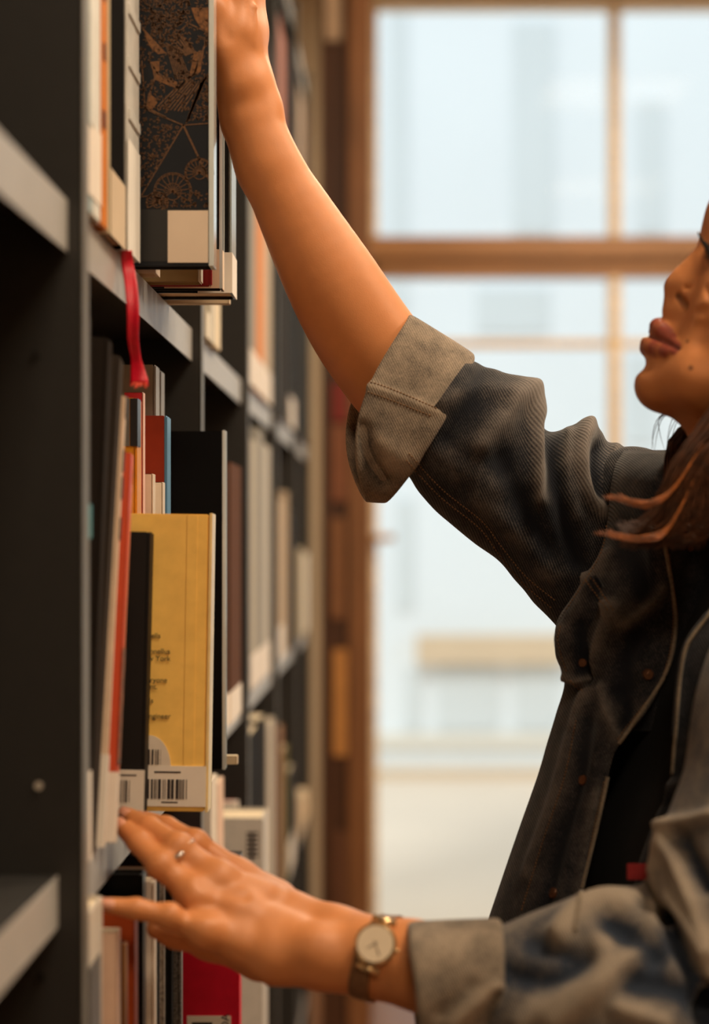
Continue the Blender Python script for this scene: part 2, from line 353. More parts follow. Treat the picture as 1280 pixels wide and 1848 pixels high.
def circ(cx, cy, r, a0=0, a1=360, n=20): return [(cx+r*math.cos(math.radians(a)), cy+r*math.sin(math.radians(a))) for a in np.linspace(a0, a1, n)]
line([(331, 226), (282, 308), (256, 352)], 2.5); line([(331, 226), (358, 283), (383, 336)], 3.5); line([(331, 226), (383, 222)], 2); line([(331, 226), (283, 206), (262, 196)], 2.5)
line([(250, 356), (275, 353), (300, 362)], 2)
for cx, cy, r in [(312, 346, 34), (360, 312, 26), (284, 366, 20)]:
    for rr in (r, r*.92): line(circ(cx, cy, rr, 150, 390), 1.6)
    for a in range(150, 391, 20): line([(cx, cy), (cx+r*math.cos(math.radians(a)), cy+r*math.sin(math.radians(a)))], 1.3)
    line(circ(cx, cy, r*.45, 0, 360, 14), 1.6)
for i in range(8):                                                        # stalks of the fans
    u = i/7; line([(282+46*u, 195+6*u), (330+32*u, 146+4*u)], 2.2); line([(300+40*u, 78-18*math.sin(u*3)), (336+16*u, 100-6*u)], 2.6)
    line([(300+20*u, 82+2*u), (318+26*u, 143)], 1.8); line([(336+5*u, 222-u*8), (362+14*u, 150-u*18)], 2)
line([(262, 196), (283, 130), (268, 108)], 3); line([(283, 130), (322, 160), (352, 130), (378, 60)], 3.2); line([(256, 110), (262, 196)], 2.5); line([(360, 92), (352, 135)], 3)
line([(378, 60), (340, 42), (322, 60), (310, 80)], 2.5); line([(250, 190), (272, 198), (300, 212)], 3)
poly([(345, 14), (377, 14), (377, 58), (362, 50), (352, 34)]); poly([(276, 132), (288, 136), (320, 148), (320, 160), (304, 154), (280, 144)]); poly([(270, 112), (288, 110), (288, 128), (278, 134)])
poly([(350, 95), (368, 92), (362, 130), (342, 138)]); poly([(268, 168), (282, 178), (284, 186), (272, 200), (264, 190)]); poly([(258, 50), (290, 85), (300, 96), (286, 98), (272, 86), (264, 70)])
rr = random.Random(3)
def inside(p, pg):
    x, y = p; c = False; j = len(pg)-1
    for i in range(len(pg)):
        if (pg[i][1] > y) != (pg[j][1] > y) and x < (pg[j][0]-pg[i][0])*(y-pg[i][1])/(pg[j][1]-pg[i][1])+pg[i][0]: c = not c
        j = i
    return c
for pg, n in [([(250, 0), (384, 0), (384, 200), (250, 200)], 420), ([(250, 205), (280, 212), (326, 230), (282, 305), (254, 348)], 150), ([(258, 30), (345, 20), (310, 70), (290, 84)], 120), ([(340, 215), (378, 160), (380, 216)], 50), ([(250, 0), (345, 0), (345, 20), (258, 60)], 90), ([(290, 350), (380, 345), (376, 375), (260, 376)], 60)]:
    k = 0
    while k < n:
        q = (rr.uniform(248, 382), rr.uniform(0, 378))
        if inside(q, pg):
            k += 1; a = rr.uniform(0, 6.28); l = rr.uniform(2, 5); line([(q[0], q[1]), (q[0]+l*math.cos(a), q[1]+l*math.sin(a)), (q[0]+l*math.cos(a+.9)*1.3, q[1]+l*math.sin(a+.9)*1.3)], 1.6)
for i in range(24):
    for j in range(9):
        x, y = 262+j*9+(i % 2)*4.5, -110+i*8
        if y < 10: line(circ(x, y, 2.6, 0, 360, 7), 1.2)
o = pyd('gilt_pattern', LN.v, LN.f, gilt, pat); o['kind'] = 'stuff'; pyd('gilt_patch', PLG.v, PLG.f, gilt2, pat)
a, c = cov(303, 474), cov(376, 380); sub(pat, 'sticker', mat('cream sticker', rgb(216, 196, 174), .5, var=.02), (a[0], c[0], -.0006, -.0001, a[1], c[1]))
a, c = cov(244, 476), cov(384, 378); sub(pat, 'plain_foot_band', mat('black band', rgb(15, 14, 14), .45), (a[0], c[0], -.00025, -.0001, a[1]+.002, c[1]))
MB().box(-.0035, .0006, -.0012, .0232, 0, .276).build('plastic_film_edge', filmm, pat, .0004)
# behind the patterned book
book('book', 'cream-labelled book peeking out under the patterned book, on the upper shelf', (222, 204, 184), -.196, 1.64, .03, .25, 3, lab=(0, .05, .03, (226, 206, 186)))
b = book('book', 'olive tan book with white edge, foot showing below the patterned book', (150, 124, 84), -.1640, 1.70, .02, .26, 3, spine=(226, 220, 208))
book('book', 'thin crimson-edged book behind the tan one, upper shelf', (150, 24, 28), -.157, 1.724, .008, .25, 3)
b = book('book', 'black book with cream foot label and clear film, right of the patterned book', (18, 16, 15), -.1500, 1.742, .02, .33, 3, lab=(0, .034, .05, (222, 196, 168)), film=True)
b = book('book', 'thick black book with grey film-wrapped spine and white foot label, upper shelf', (20, 18, 17), -.1440, 1.775, .052, .34, 3, spine=(150, 158, 156), lab=(.0, .036, .03, (232, 222, 208)), rough=.25)
book('book', 'cream pamphlet lowest at the end of the upper row, below the thick black book', (224, 200, 166), -.1525, 1.856, .012, .2, 3, soft=True)
# red ribbon bookmark
rib = [(229, 452), (230, 475), (236, 510), (240, 560), (240, 610), (246, 650), (252, 692)]; rc = cr(rib, 40); V = []
for i, p in enumerate(rc):
    u = i/39; wd = 9.5+2*math.sin(u*4)+(9*(u-.82)/.18 if u > .82 else 0); Zr = 1.513+.004*math.sin(u*9)
    for s_ in np.linspace(-1, 1, 7): q = P(p[0]+s_*wd, p[1]+(6*abs(s_) if i == 39 else 0), Zr-.0006*math.cos(s_*2+u*6)); V.append(q)
o = pyd('ribbon_bookmark', V, grid_faces(40, 7), mat('red satin ribbon', rgb(206, 16, 44), .35, var=.1, vs=200), None, True); tag(o, 'red satin ribbon bookmark hanging over the shelf lip', 'ribbon')
sm = o.modifiers.new('thick', 'SOLIDIFY'); sm.thickness = .0006
fr = MB()
for i in range(14):
    q0 = P(241+i*1.7, 690, 1.512); q1 = P(236+i*2.3, 697+rr.uniform(-3, 5), 1.511+rr.uniform(-.002, .002)); fr.tube([q0, q1], .0004, 5)
fr.build('frayed_end', mat('frayed ribbon', rgb(226, 84, 60), .6), o)
# --- first bay, lower shelf
for i, (z, t, yt, nm) in enumerate([(1.312, .020, 556, 'blackish brown binder right beside the near upright, lower shelf'), (1.333, .018, 566, 'second dark binder with teal mark and white foot label, lower shelf'), (1.353, .020, 590, 'third dark brown binder on the lower shelf'), (1.376, .022, 615, 'fourth dark binder, next to the leaning cream book')]):
    b = book('binder', nm, [(44, 38, 34), (52, 46, 40), (40, 34, 30), (58, 50, 44)][i], [-.205, -.205, -.2065, -.2085][i], z, t, bh(yt, z, 2), 2, lab=(0, .06, 0) if i < 2 else None, rough=.85, spec=.04, lean=[0, 0, .12, .16][i], roll=[0, 0, .02, .035][i])
    if i == 1: sub(b, 'teal_mark', mat('teal print', rgb(30, 110, 112), .5), (.0001, .0008, 0, .018, .217, .24))
b = book('book', 'leaning slim cream book with dark ink marks, lower shelf', (220, 192, 164), -.2045, 1.402, .009, .325, 2, lean=.16, roll=.028, lab=(0, .065, .012), soft=True)
sub(b, 'ink_mark', inkm, *[(.0001, .0009, .004, .009, z, z+.016) for z in (.27, .25, .31, .22)])
b = book('book', 'leaning salmon red book with picture strip near the foot, lower shelf', (196, 74, 40), -.2000, 1.424, .014, .285, 2, lean=.18, roll=.022, lab=(0, .05, .006), soft=True)
sub(b, 'picture_strip', mat('photo print', rgb(120, 66, 40), .4, var=.9, vs=90), (.0001, .0009, 0, .012, .056, .14))
book('book', 'leaning thin pink-edged book between the red and the black book, lower shelf', (226, 160, 120), -.2015, 1.447, .005, .262, 2, lean=.18, roll=.022, soft=True)
def barcode(r, x0, x1, z0, z1, y=-.0016, n=22, seed=1):
    q = random.Random(seed); x = x0; b = MB()
    while x < x1:
        wd = q.choice([.0006, .0009, .0014, .0022]); b.box(x, min(x+wd, x1), y-.0002, y, z0, z1); x += wd+q.choice([.0007, .001, .0015])
    return b.build('barcode', inkm, r)
def clab(r, x0, x1, z0, z1, m=labm):
    return sub(r, 'paper_label', m, (x0, x1, -.0014, -.0002, z0, z1))
def lettering(r, s_, x, z, size=.006, m=inkm):
    c = bpy.data.curves.new('lettering', 'FONT'); c.body = s_; c.size = size; c.extrude = .0001; t_o = bpy.data.objects.new('t', c); COL.objects.link(t_o); dg = bpy.context.evaluated_depsgraph_get(); me = bpy.data.meshes.new_from_object(t_o.evaluated_get(dg)); me.materials.clear(); bpy.data.objects.remove(t_o)
    o = link('lettering', me, m, r); o.location = (x, -.0008, z); o.rotation_euler = (math.pi/2, 0, 0); return o
b = book('book', 'black hardback with barcode label in front of the yellow book', (24, 20, 19), -.1940, 1.548, .024, .222, 2, lean=.02, rough=.6, roll=.022)
l = clab(b, -.040, .0002, .002, .037); barcode(l, -.026, -.011, .012, .029, seed=3); sub(l, 'print_line', inkm, (-.03, -.006, -.0016, -.0014, .0325, .0335))
XY, ZY = -.1480, 1.582
yb = book('yellow_book', 'yellow cloth hardback with barcode label standing out of the lower shelf', (248, 200, 104), XY, ZY, .028, .236, 2, lean=.02, rough=.5, roll=.014)
ym = bpy.data.materials[[c for c in yb.children if c.name.startswith('cover')][0].data.materials[0].name]
sub(yb, 'joint_ridge', ym, (-.0195, -.0105, -.00045, .0004, .0005, .2355), bevel=.0004)
MB().box(-.0015, .0009, -.0008, .0288, -.0004, .237).build('plastic_film_edge', mat('pale film', rgb(236, 206, 140), .35), yb, .0004)
l = clab(yb, -.0525, -.0008, .004, .036); barcode(l, -.048, -.0145, .010, .0255, seed=9)
sub(l, 'print_line', inkm, (-.042, -.021, -.0016, -.0014, .0305, .0318), (-.036, -.023, -.0016, -.0014, .0068, .0078))
disc = [(.017*math.cos(t)-.046, -.0012, .034+.026*math.sin(t)) for t in np.linspace(0, math.pi, 24)]
o = pyd('round_sticker', disc+[(a, -.0003, c) for a, _, c in disc], [tuple(range(24))]+[(i, i+1, i+25, i+24) for i in range(23)], mat('grey-white sticker', rgb(222, 208, 190), .5), yb); barcode(o, -.047, -.037, .037, .049, seed=5)
for s_, x, y in [('ells', 268, 1153), ('nnellus', 266, 1181), ('v York', 267, 1194), ('ryone', 267, 1233), ('nt.', 267, 1245), ('ls', 266, 1270), ('ngineer', 266, 1298)]:
    p = P(x, y, ZY); lettering(yb, s_, p[0]-XY, p[2]-shelfz(2), .0058)
Z = 1.622; b = book('book', 'grey and black book with orange yellow foot, behind the leaning books', (210, 136, 32), -.2085, Z, .03, bh(718, Z, 2), 2, rough=.4)
sub(b, 'upper_jacket', mat('grey jacket', rgb(108, 104, 98), .4, var=.15), (-.19, -.006, -.0006, -.0001, bh(805, Z, 2), bh(719, Z, 2)))
sub(b, 'dark_edge_strip', mat('dark strip', rgb(30, 28, 30), .4), (-.0055, .0006, -.0006, .02, bh(805, Z, 2), bh(719, Z, 2)))
Z = 1.656; b = book('book', 'slim red and pink folder peeking over the orange-footed book', (200, 44, 52), -.2075, Z, .012, bh(708, Z, 2), 2, depth=.016, spine=(236, 190, 170), soft=True)
Z = 1.680; b = book('booklet', 'white booklet with small vertical print on its spine, behind the yellow book', (226, 206, 182), -.2025, Z, .018, bh(855, Z, 2), 2, soft=True)
for i in range(9): sub(b, 'print_mark', inkm, (-.020, -.0165, -.0004, -.0001, .245-i*.005, .248-i*.005)) if i < 4 else sub(b, 'print_mark', inkm, (-.011, -.009, -.0004, -.0001, .262-i*.005, .265-i*.005))
Z = 1.71; book('booklet', 'smaller white booklet before the rust-red book', (234, 220, 202), -.1975, Z, .016, bh(870, Z, 2), 2, soft=True)
Z = 1.75; book('book', 'rust-red hardback with sky blue spine, behind the yellow book', (168, 58, 30), -.1985, Z, .03, bh(750, Z, 2), 2, spine=(106, 158, 196))
Z = 1.792; book('box_file', 'tall grey box file behind the rust-red book', (160, 153, 143), -.2135, Z, .03, bh(658, Z, 2), 2, spine=(150, 144, 136))
Z = 1.828; book('box_file', 'slightly lower grey box file, nearest the second upright', (152, 146, 136), -.2130, Z, .03, bh(668, Z, 2), 2, spine=(140, 134, 126))
Z = 1.873; book('black_book', 'large glossy black book with clear film edge standing out behind the yellow book', (9, 9, 11), -.1585, Z, .014, bh(778, Z, 2), 2, depth=.21, film=True, rough=.5, spec=.1)
Z = 1.91; book('book', 'thin cream pamphlet lying behind the foot of the large black book', (220, 196, 160), -.1495, Z, .012, .0085, 2, soft=True)
book('book', 'grey book at the end of the lower shelf beside the second upright', (70, 66, 62), -.206, 1.95, .03, .26, 2)
# --- first bay, bottom shelf
T = 1
def low(name, label, col, x0, x1, yt, X=-.2, **k):
    z0, z1 = bz(x0, X), bz(x1, X); return book(name, label, col, X, z0, max(.004, (z1-z0)*.94), bh(yt, z0, T), T, **k)
b = low('binder', 'grey binder with white edges nearest the upright, bottom row', (196, 186, 172), 155, 187, 1652)
sub(b, 'dark_inlay', mat('grey inlay', rgb(74, 72, 68), .4), (.0001, .0008, .012, .06, .16, .37))
o = sub(b, 'white_foot_label', labm, (.0001, .0012, .002, .066, 0.02, .315))
def low2(label, col, Z0, xr, t, yt, **k): return book('book', label, col, (xr-CX)*Z0/F, Z0, t, bh(yt, Z0, T), T, **k)
low2('pinkish cream book next to the grey binder, bottom row', (226, 192, 168), 1.395, 212, .016, 1682, soft=True)
low2('thin brown book with tan edge, bottom row under the little finger', (84, 40, 26), 1.425, 227, .012, 1702, spine=(150, 104, 62))
low2('burnt orange book with dark foot, bottom row', (180, 76, 32), 1.45, 243, .02, 1634, soft=True)
low2('glossy black book tallest in the bottom row below the ring finger', (10, 10, 11), 1.49, 258, .02, 1577, rough=.3, spec=.15)
low2('white book right of the glossy black one, bottom row', (224, 210, 194), 1.52, 279, .014, 1590)
low2('thin black pamphlet between white books, bottom row', (20, 19, 18), 1.54, 286, .008, 1586, soft=True)
low2('thin pale spiral notebook, bottom row', (196, 184, 168), 1.552, 296, .009, 1592, soft=True, mat_=mat('glinting spiral', rgb(170, 160, 148), .3, .4, var=.6, vs=300))
low2('charcoal book beside the spiral notebook, bottom row', (22, 21, 20), 1.566, 310, .012, 1600, spec=.1)
low2('dark book with speckled silver edge left of the crimson book', (70, 66, 62), 1.582, 327, .014, 1605, mat_=mat('speckled edge', rgb(88, 84, 80), .35, .3, var=.8, vs=500))
ZR, XR = 1.93, -.149
cb = book('crimson_book', 'crimson hardback with black top edge and white sticker, under the wrist', (206, 12, 46), XR, ZR, .03, bh(1545, ZR, T), T, rough=.5)
Hc = bh(1545, ZR, T); sub(cb, 'black_top_band', mat('black top', rgb(18, 16, 16), .4), (-.15, .0006, -.0006, .03, Hc-.0095, Hc+.0004)); sub(cb, 'cream_top_band', labm, (-.15, -.004, -.0006, -.0001, Hc-.024, Hc-.0098))
z1 = bh(1833, ZR, T); l = clab(cb, -.0505, -.008, z1-.05, z1); sub(l, 'emblem', inkm, (-.046, -.026, -.0018, -.0014, z1-.04, z1-.006), (-.026, -.022, -.0018, -.0014, z1-.04, z1-.014))
o = lettering(l, 'OA', -.012, z1-.016, .011); o.location = (-.010, -.0016, z1-.014); o.rotation_euler = (math.pi/2, -math.pi/2, 0)
# --- further bays: spines given by where they stand along the run
def far(name, label, col, x0, x1, yt, si, X=-.202, **k):
    z0, z1 = bz(x0, X), bz(x1, X); return book(name, label, col, X, z0, max(.005, (z1-z0)*.96), min(bh(yt, z0, si), .40), si, fine=False, spec=.06, rough=.8, **k)
far('book', 'white slim book at the start of the second bay, upper shelf', (220, 212, 196), 373, 380, 560, 3)
far('book', 'second white book in the second bay, upper shelf', (206, 200, 186), 381, 388, 480, 3)
far('book', 'pale cream book, last of three in the second bay, upper shelf', (228, 214, 190), 389, 398, 520, 3)
far('book', 'dark brown tall book with white foot label, second bay, lower shelf', (74, 50, 36), 396, 415, 836, 2, X=-.192, lab=(0, .037, .02))
far('book', 'lighter brown tall book with white foot label, second bay, lower shelf', (92, 60, 42), 415.5, 436, 834, 2, X=-.190, lab=(0, .037, .02))
far('book', 'cream book lying out at the foot of the second bay, lower shelf', (206, 176, 140), 372.5, 384, 1150, 2, X=-.198)
far('book', 'black book leading the second bay, bottom row', (20, 20, 20), 374, 380, 1404, 1, X=-.2)
far('book', 'white book with blue band at the top, second bay, bottom row', (216, 206, 192), 381, 392, 1410, 1, X=-.195)
b = far('book', 'white striped book with orange edge, second bay, bottom row', (226, 214, 198), 393, 404, 1416, 1, X=-.195, spine=(220, 190, 170)); sub(b, 'blue_band', mat('blue band', rgb(40, 110, 160), .5), (-.02, .001, -.0008, .03, .25, .265))
Zg = 2.53; b = book('book', 'red book with white top band, second bay, bottom row', (160, 36, 34), -.199, Zg, .02, bh(1447, Zg, 1), 1)
sub(b, 'white_top', labm, (-.12, .001, -.0008, .02, bh(1463, Zg, 1), bh(1448, Zg, 1)))
Zg = 2.42; gb = book('box_file', 'pale grey archive box with black print, second bay, bottom row', (192, 186, 178), -.158, Zg, .09, bh(1476, Zg, 1), 1)
hg = bh(1476, Zg, 1); sub(gb, 'black_print', inkm, *[(-.02-.0*i, -.006, -.0006, -.0001, hg-.02-i*.0056, hg-.017-i*.0056) for i in range(6)], (-.0155, -.0125, -.0006, -.0001, hg-.053, hg-.017))
B3 = [(450.5, 462, 330, 3, (150, 146, 138), 'stone grey'), (463, 478, 372, 3, (214, 148, 104), 'peach orange'), (479, 490, 380, 3, (196, 182, 164), 'pale beige'),
      (452, 463, 790, 2, (176, 170, 158), 'pale grey'), (463.5, 476, 770, 2, (150, 148, 142), 'mid grey'), (476.5, 488, 800, 2, (188, 184, 176), 'silver grey'),
      (452, 470, 1330, 1, (30, 28, 26), 'near-black'), (471, 482, 1300, 1, (40, 36, 32), 'dark umber'), (482.5, 495, 1312, 1, (196, 186, 172), 'ivory'), (451, 470, 40, 4, (26, 24, 24), 'ink black'), (471, 495, 20, 4, (52, 40, 38), 'cocoa')]
for x0, x1, yt, si, c, cn in B3:
    far('book', '%s spine in the third bay, %s' % (cn, {4: 'top row', 3: 'upper shelf', 2: 'lower shelf', 1: 'bottom row'}[si]), c, x0, x1, yt, si, lab=(0, .05, 0) if si in (3, 2) else None)
B4 = [(502, 512, 470, 3, (34, 32, 30), 'black'), (512.5, 522, 480, 3, (60, 54, 48), 'dark taupe'), (522.5, 532, 465, 3, (28, 34, 36), 'blackish teal'),
      (502, 512, 900, 2, (190, 170, 146), 'sand'), (512.5, 521, 885, 2, (170, 152, 130), 'fawn'), (521.5, 531, 920, 2, (34, 30, 28), 'black-brown'),
      (502, 510, 1320, 1, (150, 110, 80), 'tan'), (510.5, 520, 1360, 1, (98, 90, 52), 'olive'), (520.5, 531, 1400, 1, (40, 36, 34), 'dark'),
      (502, 515, 20, 4, (172, 120, 108), 'dusty pink'), (516, 531, 60, 4, (44, 34, 32), 'dark plum')]
for x0, x1, yt, si, c, cn in B4:
    far('book', '%s spine in the fourth bay, %s' % (cn, {4: 'top row', 3: 'upper shelf', 2: 'lower shelf', 1: 'bottom row'}[si]), c, x0, x1, yt, si, lab=(0, .06, 0) if cn in ('sand', 'blackish teal', 'dark') else None)
B5 = [(539, 548, 560, 3, (38, 34, 32), 'black'), (548.5, 556, 545, 3, (48, 52, 50), 'slate'), (539, 548, 990, 2, (196, 180, 150), 'straw'), (548.5, 556, 1000, 2, (214, 212, 204), 'white'),
      (539, 546, 1440, 1, (220, 196, 164), 'cream'), (546.5, 556, 1450, 1, (226, 200, 164), 'buttery'), (539, 547, 150, 4, (190, 170, 150), 'beige'), (547.5, 556, 170, 4, (70, 52, 46), 'brown')]
for x0, x1, yt, si, c, cn in B5:
    far('book', '%s spine in the fifth, farthest bay, %s' % (cn, {4: 'top row', 3: 'upper shelf', 2: 'lower shelf', 1: 'bottom row'}[si]), c, x0, x1, yt, si)
# ------------------------------------------------------------------ person
def skin_mat():
    m = bpy.data.materials.new('skin'); m.use_nodes = True; nt = m.node_tree; b = nt.nodes['Principled BSDF']
    at = nt.nodes.new('ShaderNodeAttribute'); at.attribute_name = 'Col'; tc = nt.nodes.new('ShaderNodeTexCoord')
    n = nt.nodes.new('ShaderNodeTexNoise'); n.inputs['Scale'].default_value = 70; n.inputs['Detail'].default_value = 6; nt.links.new(tc.outputs['Object'], n.inputs['Vector'])
    r = nt.nodes.new('ShaderNodeMapRange'); r.inputs['To Min'].default_value = .88; r.inputs['To Max'].default_value = 1.1; nt.links.new(n.outputs['Fac'], r.inputs['Value'])
    mx = nt.nodes.new('ShaderNodeMix'); mx.data_type = 'RGBA'; mx.blend_type = 'MULTIPLY'; mx.inputs['Factor'].default_value = 1
    nt.links.new(at.outputs['Color'], mx.inputs['A']); nt.links.new(r.outputs[0], mx.inputs['B']); nt.links.new(mx.outputs['Result'], b.inputs['Base Color'])
    b.inputs['Roughness'].default_value = .48; b.inputs['Specular IOR Level'].default_value = .4
    b.inputs['Subsurface Weight'].default_value = .06; b.inputs['Subsurface Radius'].default_value = (.01, .004, .002); b.inputs['Subsurface Scale'].default_value = .5
    v = nt.nodes.new('ShaderNodeTexVoronoi'); v.inputs['Scale'].default_value = 900; nt.links.new(tc.outputs['Object'], v.inputs['Vector'])
    bp = nt.nodes.new('ShaderNodeBump'); bp.inputs['Strength'].default_value = .12; bp.inputs['Distance'].default_value = .0005
    nt.links.new(v.outputs['Distance'], bp.inputs['Height']); nt.links.new(bp.outputs[0], b.inputs['Normal']); return m
SKIN = skin_mat(); SK = np.array(rgb(204, 132, 80)); person = empty('person', (.3, 1.6, 0))
tag(person, 'person in a dark denim jacket with rolled cuffs, reaching to the bookshelf with both hands', 'person')
def child(o): o.parent = person; o.matrix_parent_inverse = Matrix.Translation(-Vector(person.location)); return o
S = lambda n, Z: n*Z/F                                                  # px to metres at depth Z
body_parts = []
# ---- left hand and forearm (lower)
f = Field((-.225, 1.345, HC-.37), (.10, 1.56, HC-.165), .00125)
def j(x, y, Z): return P(x, y, Z)
def s4(n): return S(n, 1.44)
f.chain([j(860, 1780, 1.385), j(740, 1738, 1.40), j(655, 1718, 1.415)], [s4(90), s4(72), s4(62)], .01)
f.chain([j(700, 1722, 1.432), j(600, 1690, 1.44), j(520, 1662, 1.452), j(440, 1622, 1.462)], [s4(58), s4(50), s4(48), s4(44)], .015)     # radial side
f.chain([j(660, 1735, 1.405), j(585, 1732, 1.41), j(500, 1722, 1.415), j(420, 1694, 1.42)], [s4(58), s4(47), s4(47), s4(40)], .015)    # ulnar side
f.ball(j(566, 1704, 1.402), s4(22), .02)
f.chain([j(520, 1690, 1.424), j(430, 1645, 1.430), j(352, 1625, 1.432)], [s4(40), s4(38), s4(28)], .012)
mc = {'little': [j(430, 1698, 1.412), j(372, 1680, 1.408), j(308, 1654, 1.402), j(246, 1640, 1.398), j(198, 1634, 1.396)],
      'ring': [j(440, 1650, 1.432), j(356, 1618, 1.428), j(290, 1562, 1.434), j(250, 1520, 1.452), j(222, 1494, 1.468)],
      'middle': [j(470, 1620, 1.446), j(396, 1588, 1.443), j(322, 1530, 1.449), j(268, 1494, 1.470), j(232, 1474, 1.486)],
      'index': [j(500, 1620, 1.470), j(430, 1580, 1.472), j(352, 1524, 1.474), j(300, 1494, 1.490), j(262, 1480, 1.502)]}
fr_ = {'little': [30, 25, 20, 18, 14], 'ring': [32, 27, 22.5, 20, 16], 'middle': [34, 28, 24, 21, 17], 'index': [34, 28, 24, 21, 17]}
for k_ in mc:
    r_ = [s4(q) for q in fr_[k_]]; f.chain(mc[k_][:3], r_[:3], .009); f.chain(mc[k_][2:], r_[2:], .004)
    f.ball(mc[k_][2]+np.array([0, -.002, .001]), r_[2]*1.02, .006)
for k_ in ('ring', 'middle', 'little'): f.ball(mc[k_][1]+np.array([0, -.004, .002]), s4(23), .012)
f.chain([j(560, 1720, 1.45), j(470, 1726, 1.462), j(380, 1702, 1.462), j(318, 1684, 1.452), j(282, 1676, 1.444)], [s4(46), s4(40), s4(28), s4(24), s4(18)], .01)
f.cone(j(405, 1640, 1.402), j(345, 1636, 1.400), s4(5), s4(8), .01, cut=True); f.cone(j(440, 1612, 1.418), j(372, 1588, 1.416), s4(4), s4(7), .01, cut=True)
V, Fc = f.mesh(); V = relax(V, Fc, 2)
body_parts.append((V, Fc, np.tile(SK, (len(V), 1)), 'left'))
nailV = [(mc[k_][4], mc[k_][3]) for k_ in mc]
# ---- right forearm and hand (raised)
f = Field((-.195, 1.59, HC+.06), (.06, 1.80, HC+.60), .0016)
s6 = lambda n: S(n, 1.66)
fa_ = cr(np.array([list(j(x, y, z))+[s6(r)] for x, y, z, r in [(720, 690, 1.70, 92), (652, 596, 1.69, 90), (597, 503, 1.682, 83), (538, 396, 1.675, 68), (489, 303, 1.668, 54), (453, 225, 1.664, 47), (436, 160, 1.664, 42)]]), 26); f.chain(list(fa_[:, :3]), list(fa_[:, 3]), .004)
f.chain([j(480, 300, 1.672), j(464, 190, 1.674), j(450, 110, 1.676)], [s6(44), s6(30), s6(25)], .02)
for i, (xx, zz) in enumerate([(424, 1.652), (434, 1.666), (440, 1.682), (446, 1.698)]):
    f.chain([j(450, 215, 1.666), j(442, 150, 1.668*.6+zz*.4), j(xx+4, 60, zz-.004), j(xx+10, -40, zz)], [s6(30), s6(28), s6(25), s6(23)], .016)
    f.chain([j(xx+10, -40, zz), j(xx-4, -105, zz), j(xx-52, -112, zz), j(xx-92, -92, zz)], [s6(23), s6(20), s6(18), s6(14)], .006)
f.chain([j(432, 150, 1.652), j(404, 90, 1.646), j(386, 20, 1.642), j(364, -30, 1.641), j(340, -60, 1.641)], [s6(38), s6(30), s6(24), s6(20), s6(16)], .010)
f.cone(j(412, 66, 1.628), j(392, 8, 1.622), s6(2), s6(9), .008, cut=True)
f.cone(j(462, 10, 1.645), j(458, 80, 1.645), s6(4), s6(2), .004); f.ball(j(474, 200, 1.668), s6(18), .016)
V, Fc = f.mesh(); V = relax(V, Fc, 8); body_parts.append((V, Fc, np.tile(SK, (len(V), 1)), 'right'))
# ---- head and neck
ZH = 1.53; sh = lambda n: S(n, ZH)
def hp(x, y, wv=0.): return P(x, y, ZH-wv)
def mir(p): q = np.array(p); q[1] = 2*ZH-q[1]; return q
f = Field((.17, ZH-.105, HC-.08), (.425, ZH+.105, HC+.34), .0015)
def both(fn, pts, *a, **k):
    fn(*[pts] if isinstance(pts, list) else [pts], *a, **k)
    fn([mir(p) for p in pts] if isinstance(pts, list) else mir(pts), *a, **k)
t_ = math.radians(21); fw = np.array([-math.cos(t_), 0, math.sin(t_)]); upv = np.array([math.sin(t_), 0, math.cos(t_)]); lat = np.array([0, -1., 0])
R = np.stack([fw, lat, upv])
f.ell(hp(1505, 452), (.094, .074, .088), R, .01)                         # skull
f.ell(hp(1400, 500), (.062, .062, .075), R, .02)                         # mid face mass
f.chain([hp(1338, 385), hp(1375, 420)], [.022, .05], .02)                # brow and forehead
both(f.chain, [hp(1345, 540, .030), hp(1380, 500, .045)], [.030, .028], .025)   # cheeks
f.ell(hp(1276, 570), (.034, .023, .032), R, .01); f.chain([hp(1325, 572), hp(1370, 560)], [.034, .045], .016)          # upper jaw
f.chain([hp(1219, 642), hp(1300, 640)], [sh(57), sh(88)], .008)          # mouth base
f.cone(hp(1188, 694, .005), mir(hp(1188, 694, .005)), sh(33), sh(33), .010)     # chin
both(f.chain, [hp(1205, 694, .010), hp(1262, 684, .030), hp(1390, 655, .050)], [sh(34), sh(46), sh(46)], .02)   # jaw
f.chain([hp(1236, 690), hp(1330, 690)], [sh(42), sh(62)], .02)           # under the chin
both(f.chain, [hp(1268, 640, .022), hp(1310, 590, .034)], [sh(40), sh(60)], .02)
# nose
f.chain([hp(1222, 518), hp(1262, 484), hp(1302, 438)], [sh(19), sh(19), sh(22)], .008)
f.chain([hp(1242, 510, .006), hp(1290, 470, .012)], [sh(24), sh(28)], .012); f.chain([mir(hp(1242, 510, .006)), mir(hp(1290, 470, .012))], [sh(24), sh(28)], .012)
f.chain([hp(1220, 520), hp(1216, 540), hp(1212, 560)], [sh(16), sh(10), sh(11)], .006)
both(f.chain, [hp(1238, 524, .010), hp(1259, 537, .0195)], [sh(13), sh(20)], .0025)
both(f.chain, [hp(1224, 534, .0155), hp(1238, 552, .021)], [sh(6), sh(8.5)], .002, cut=True)
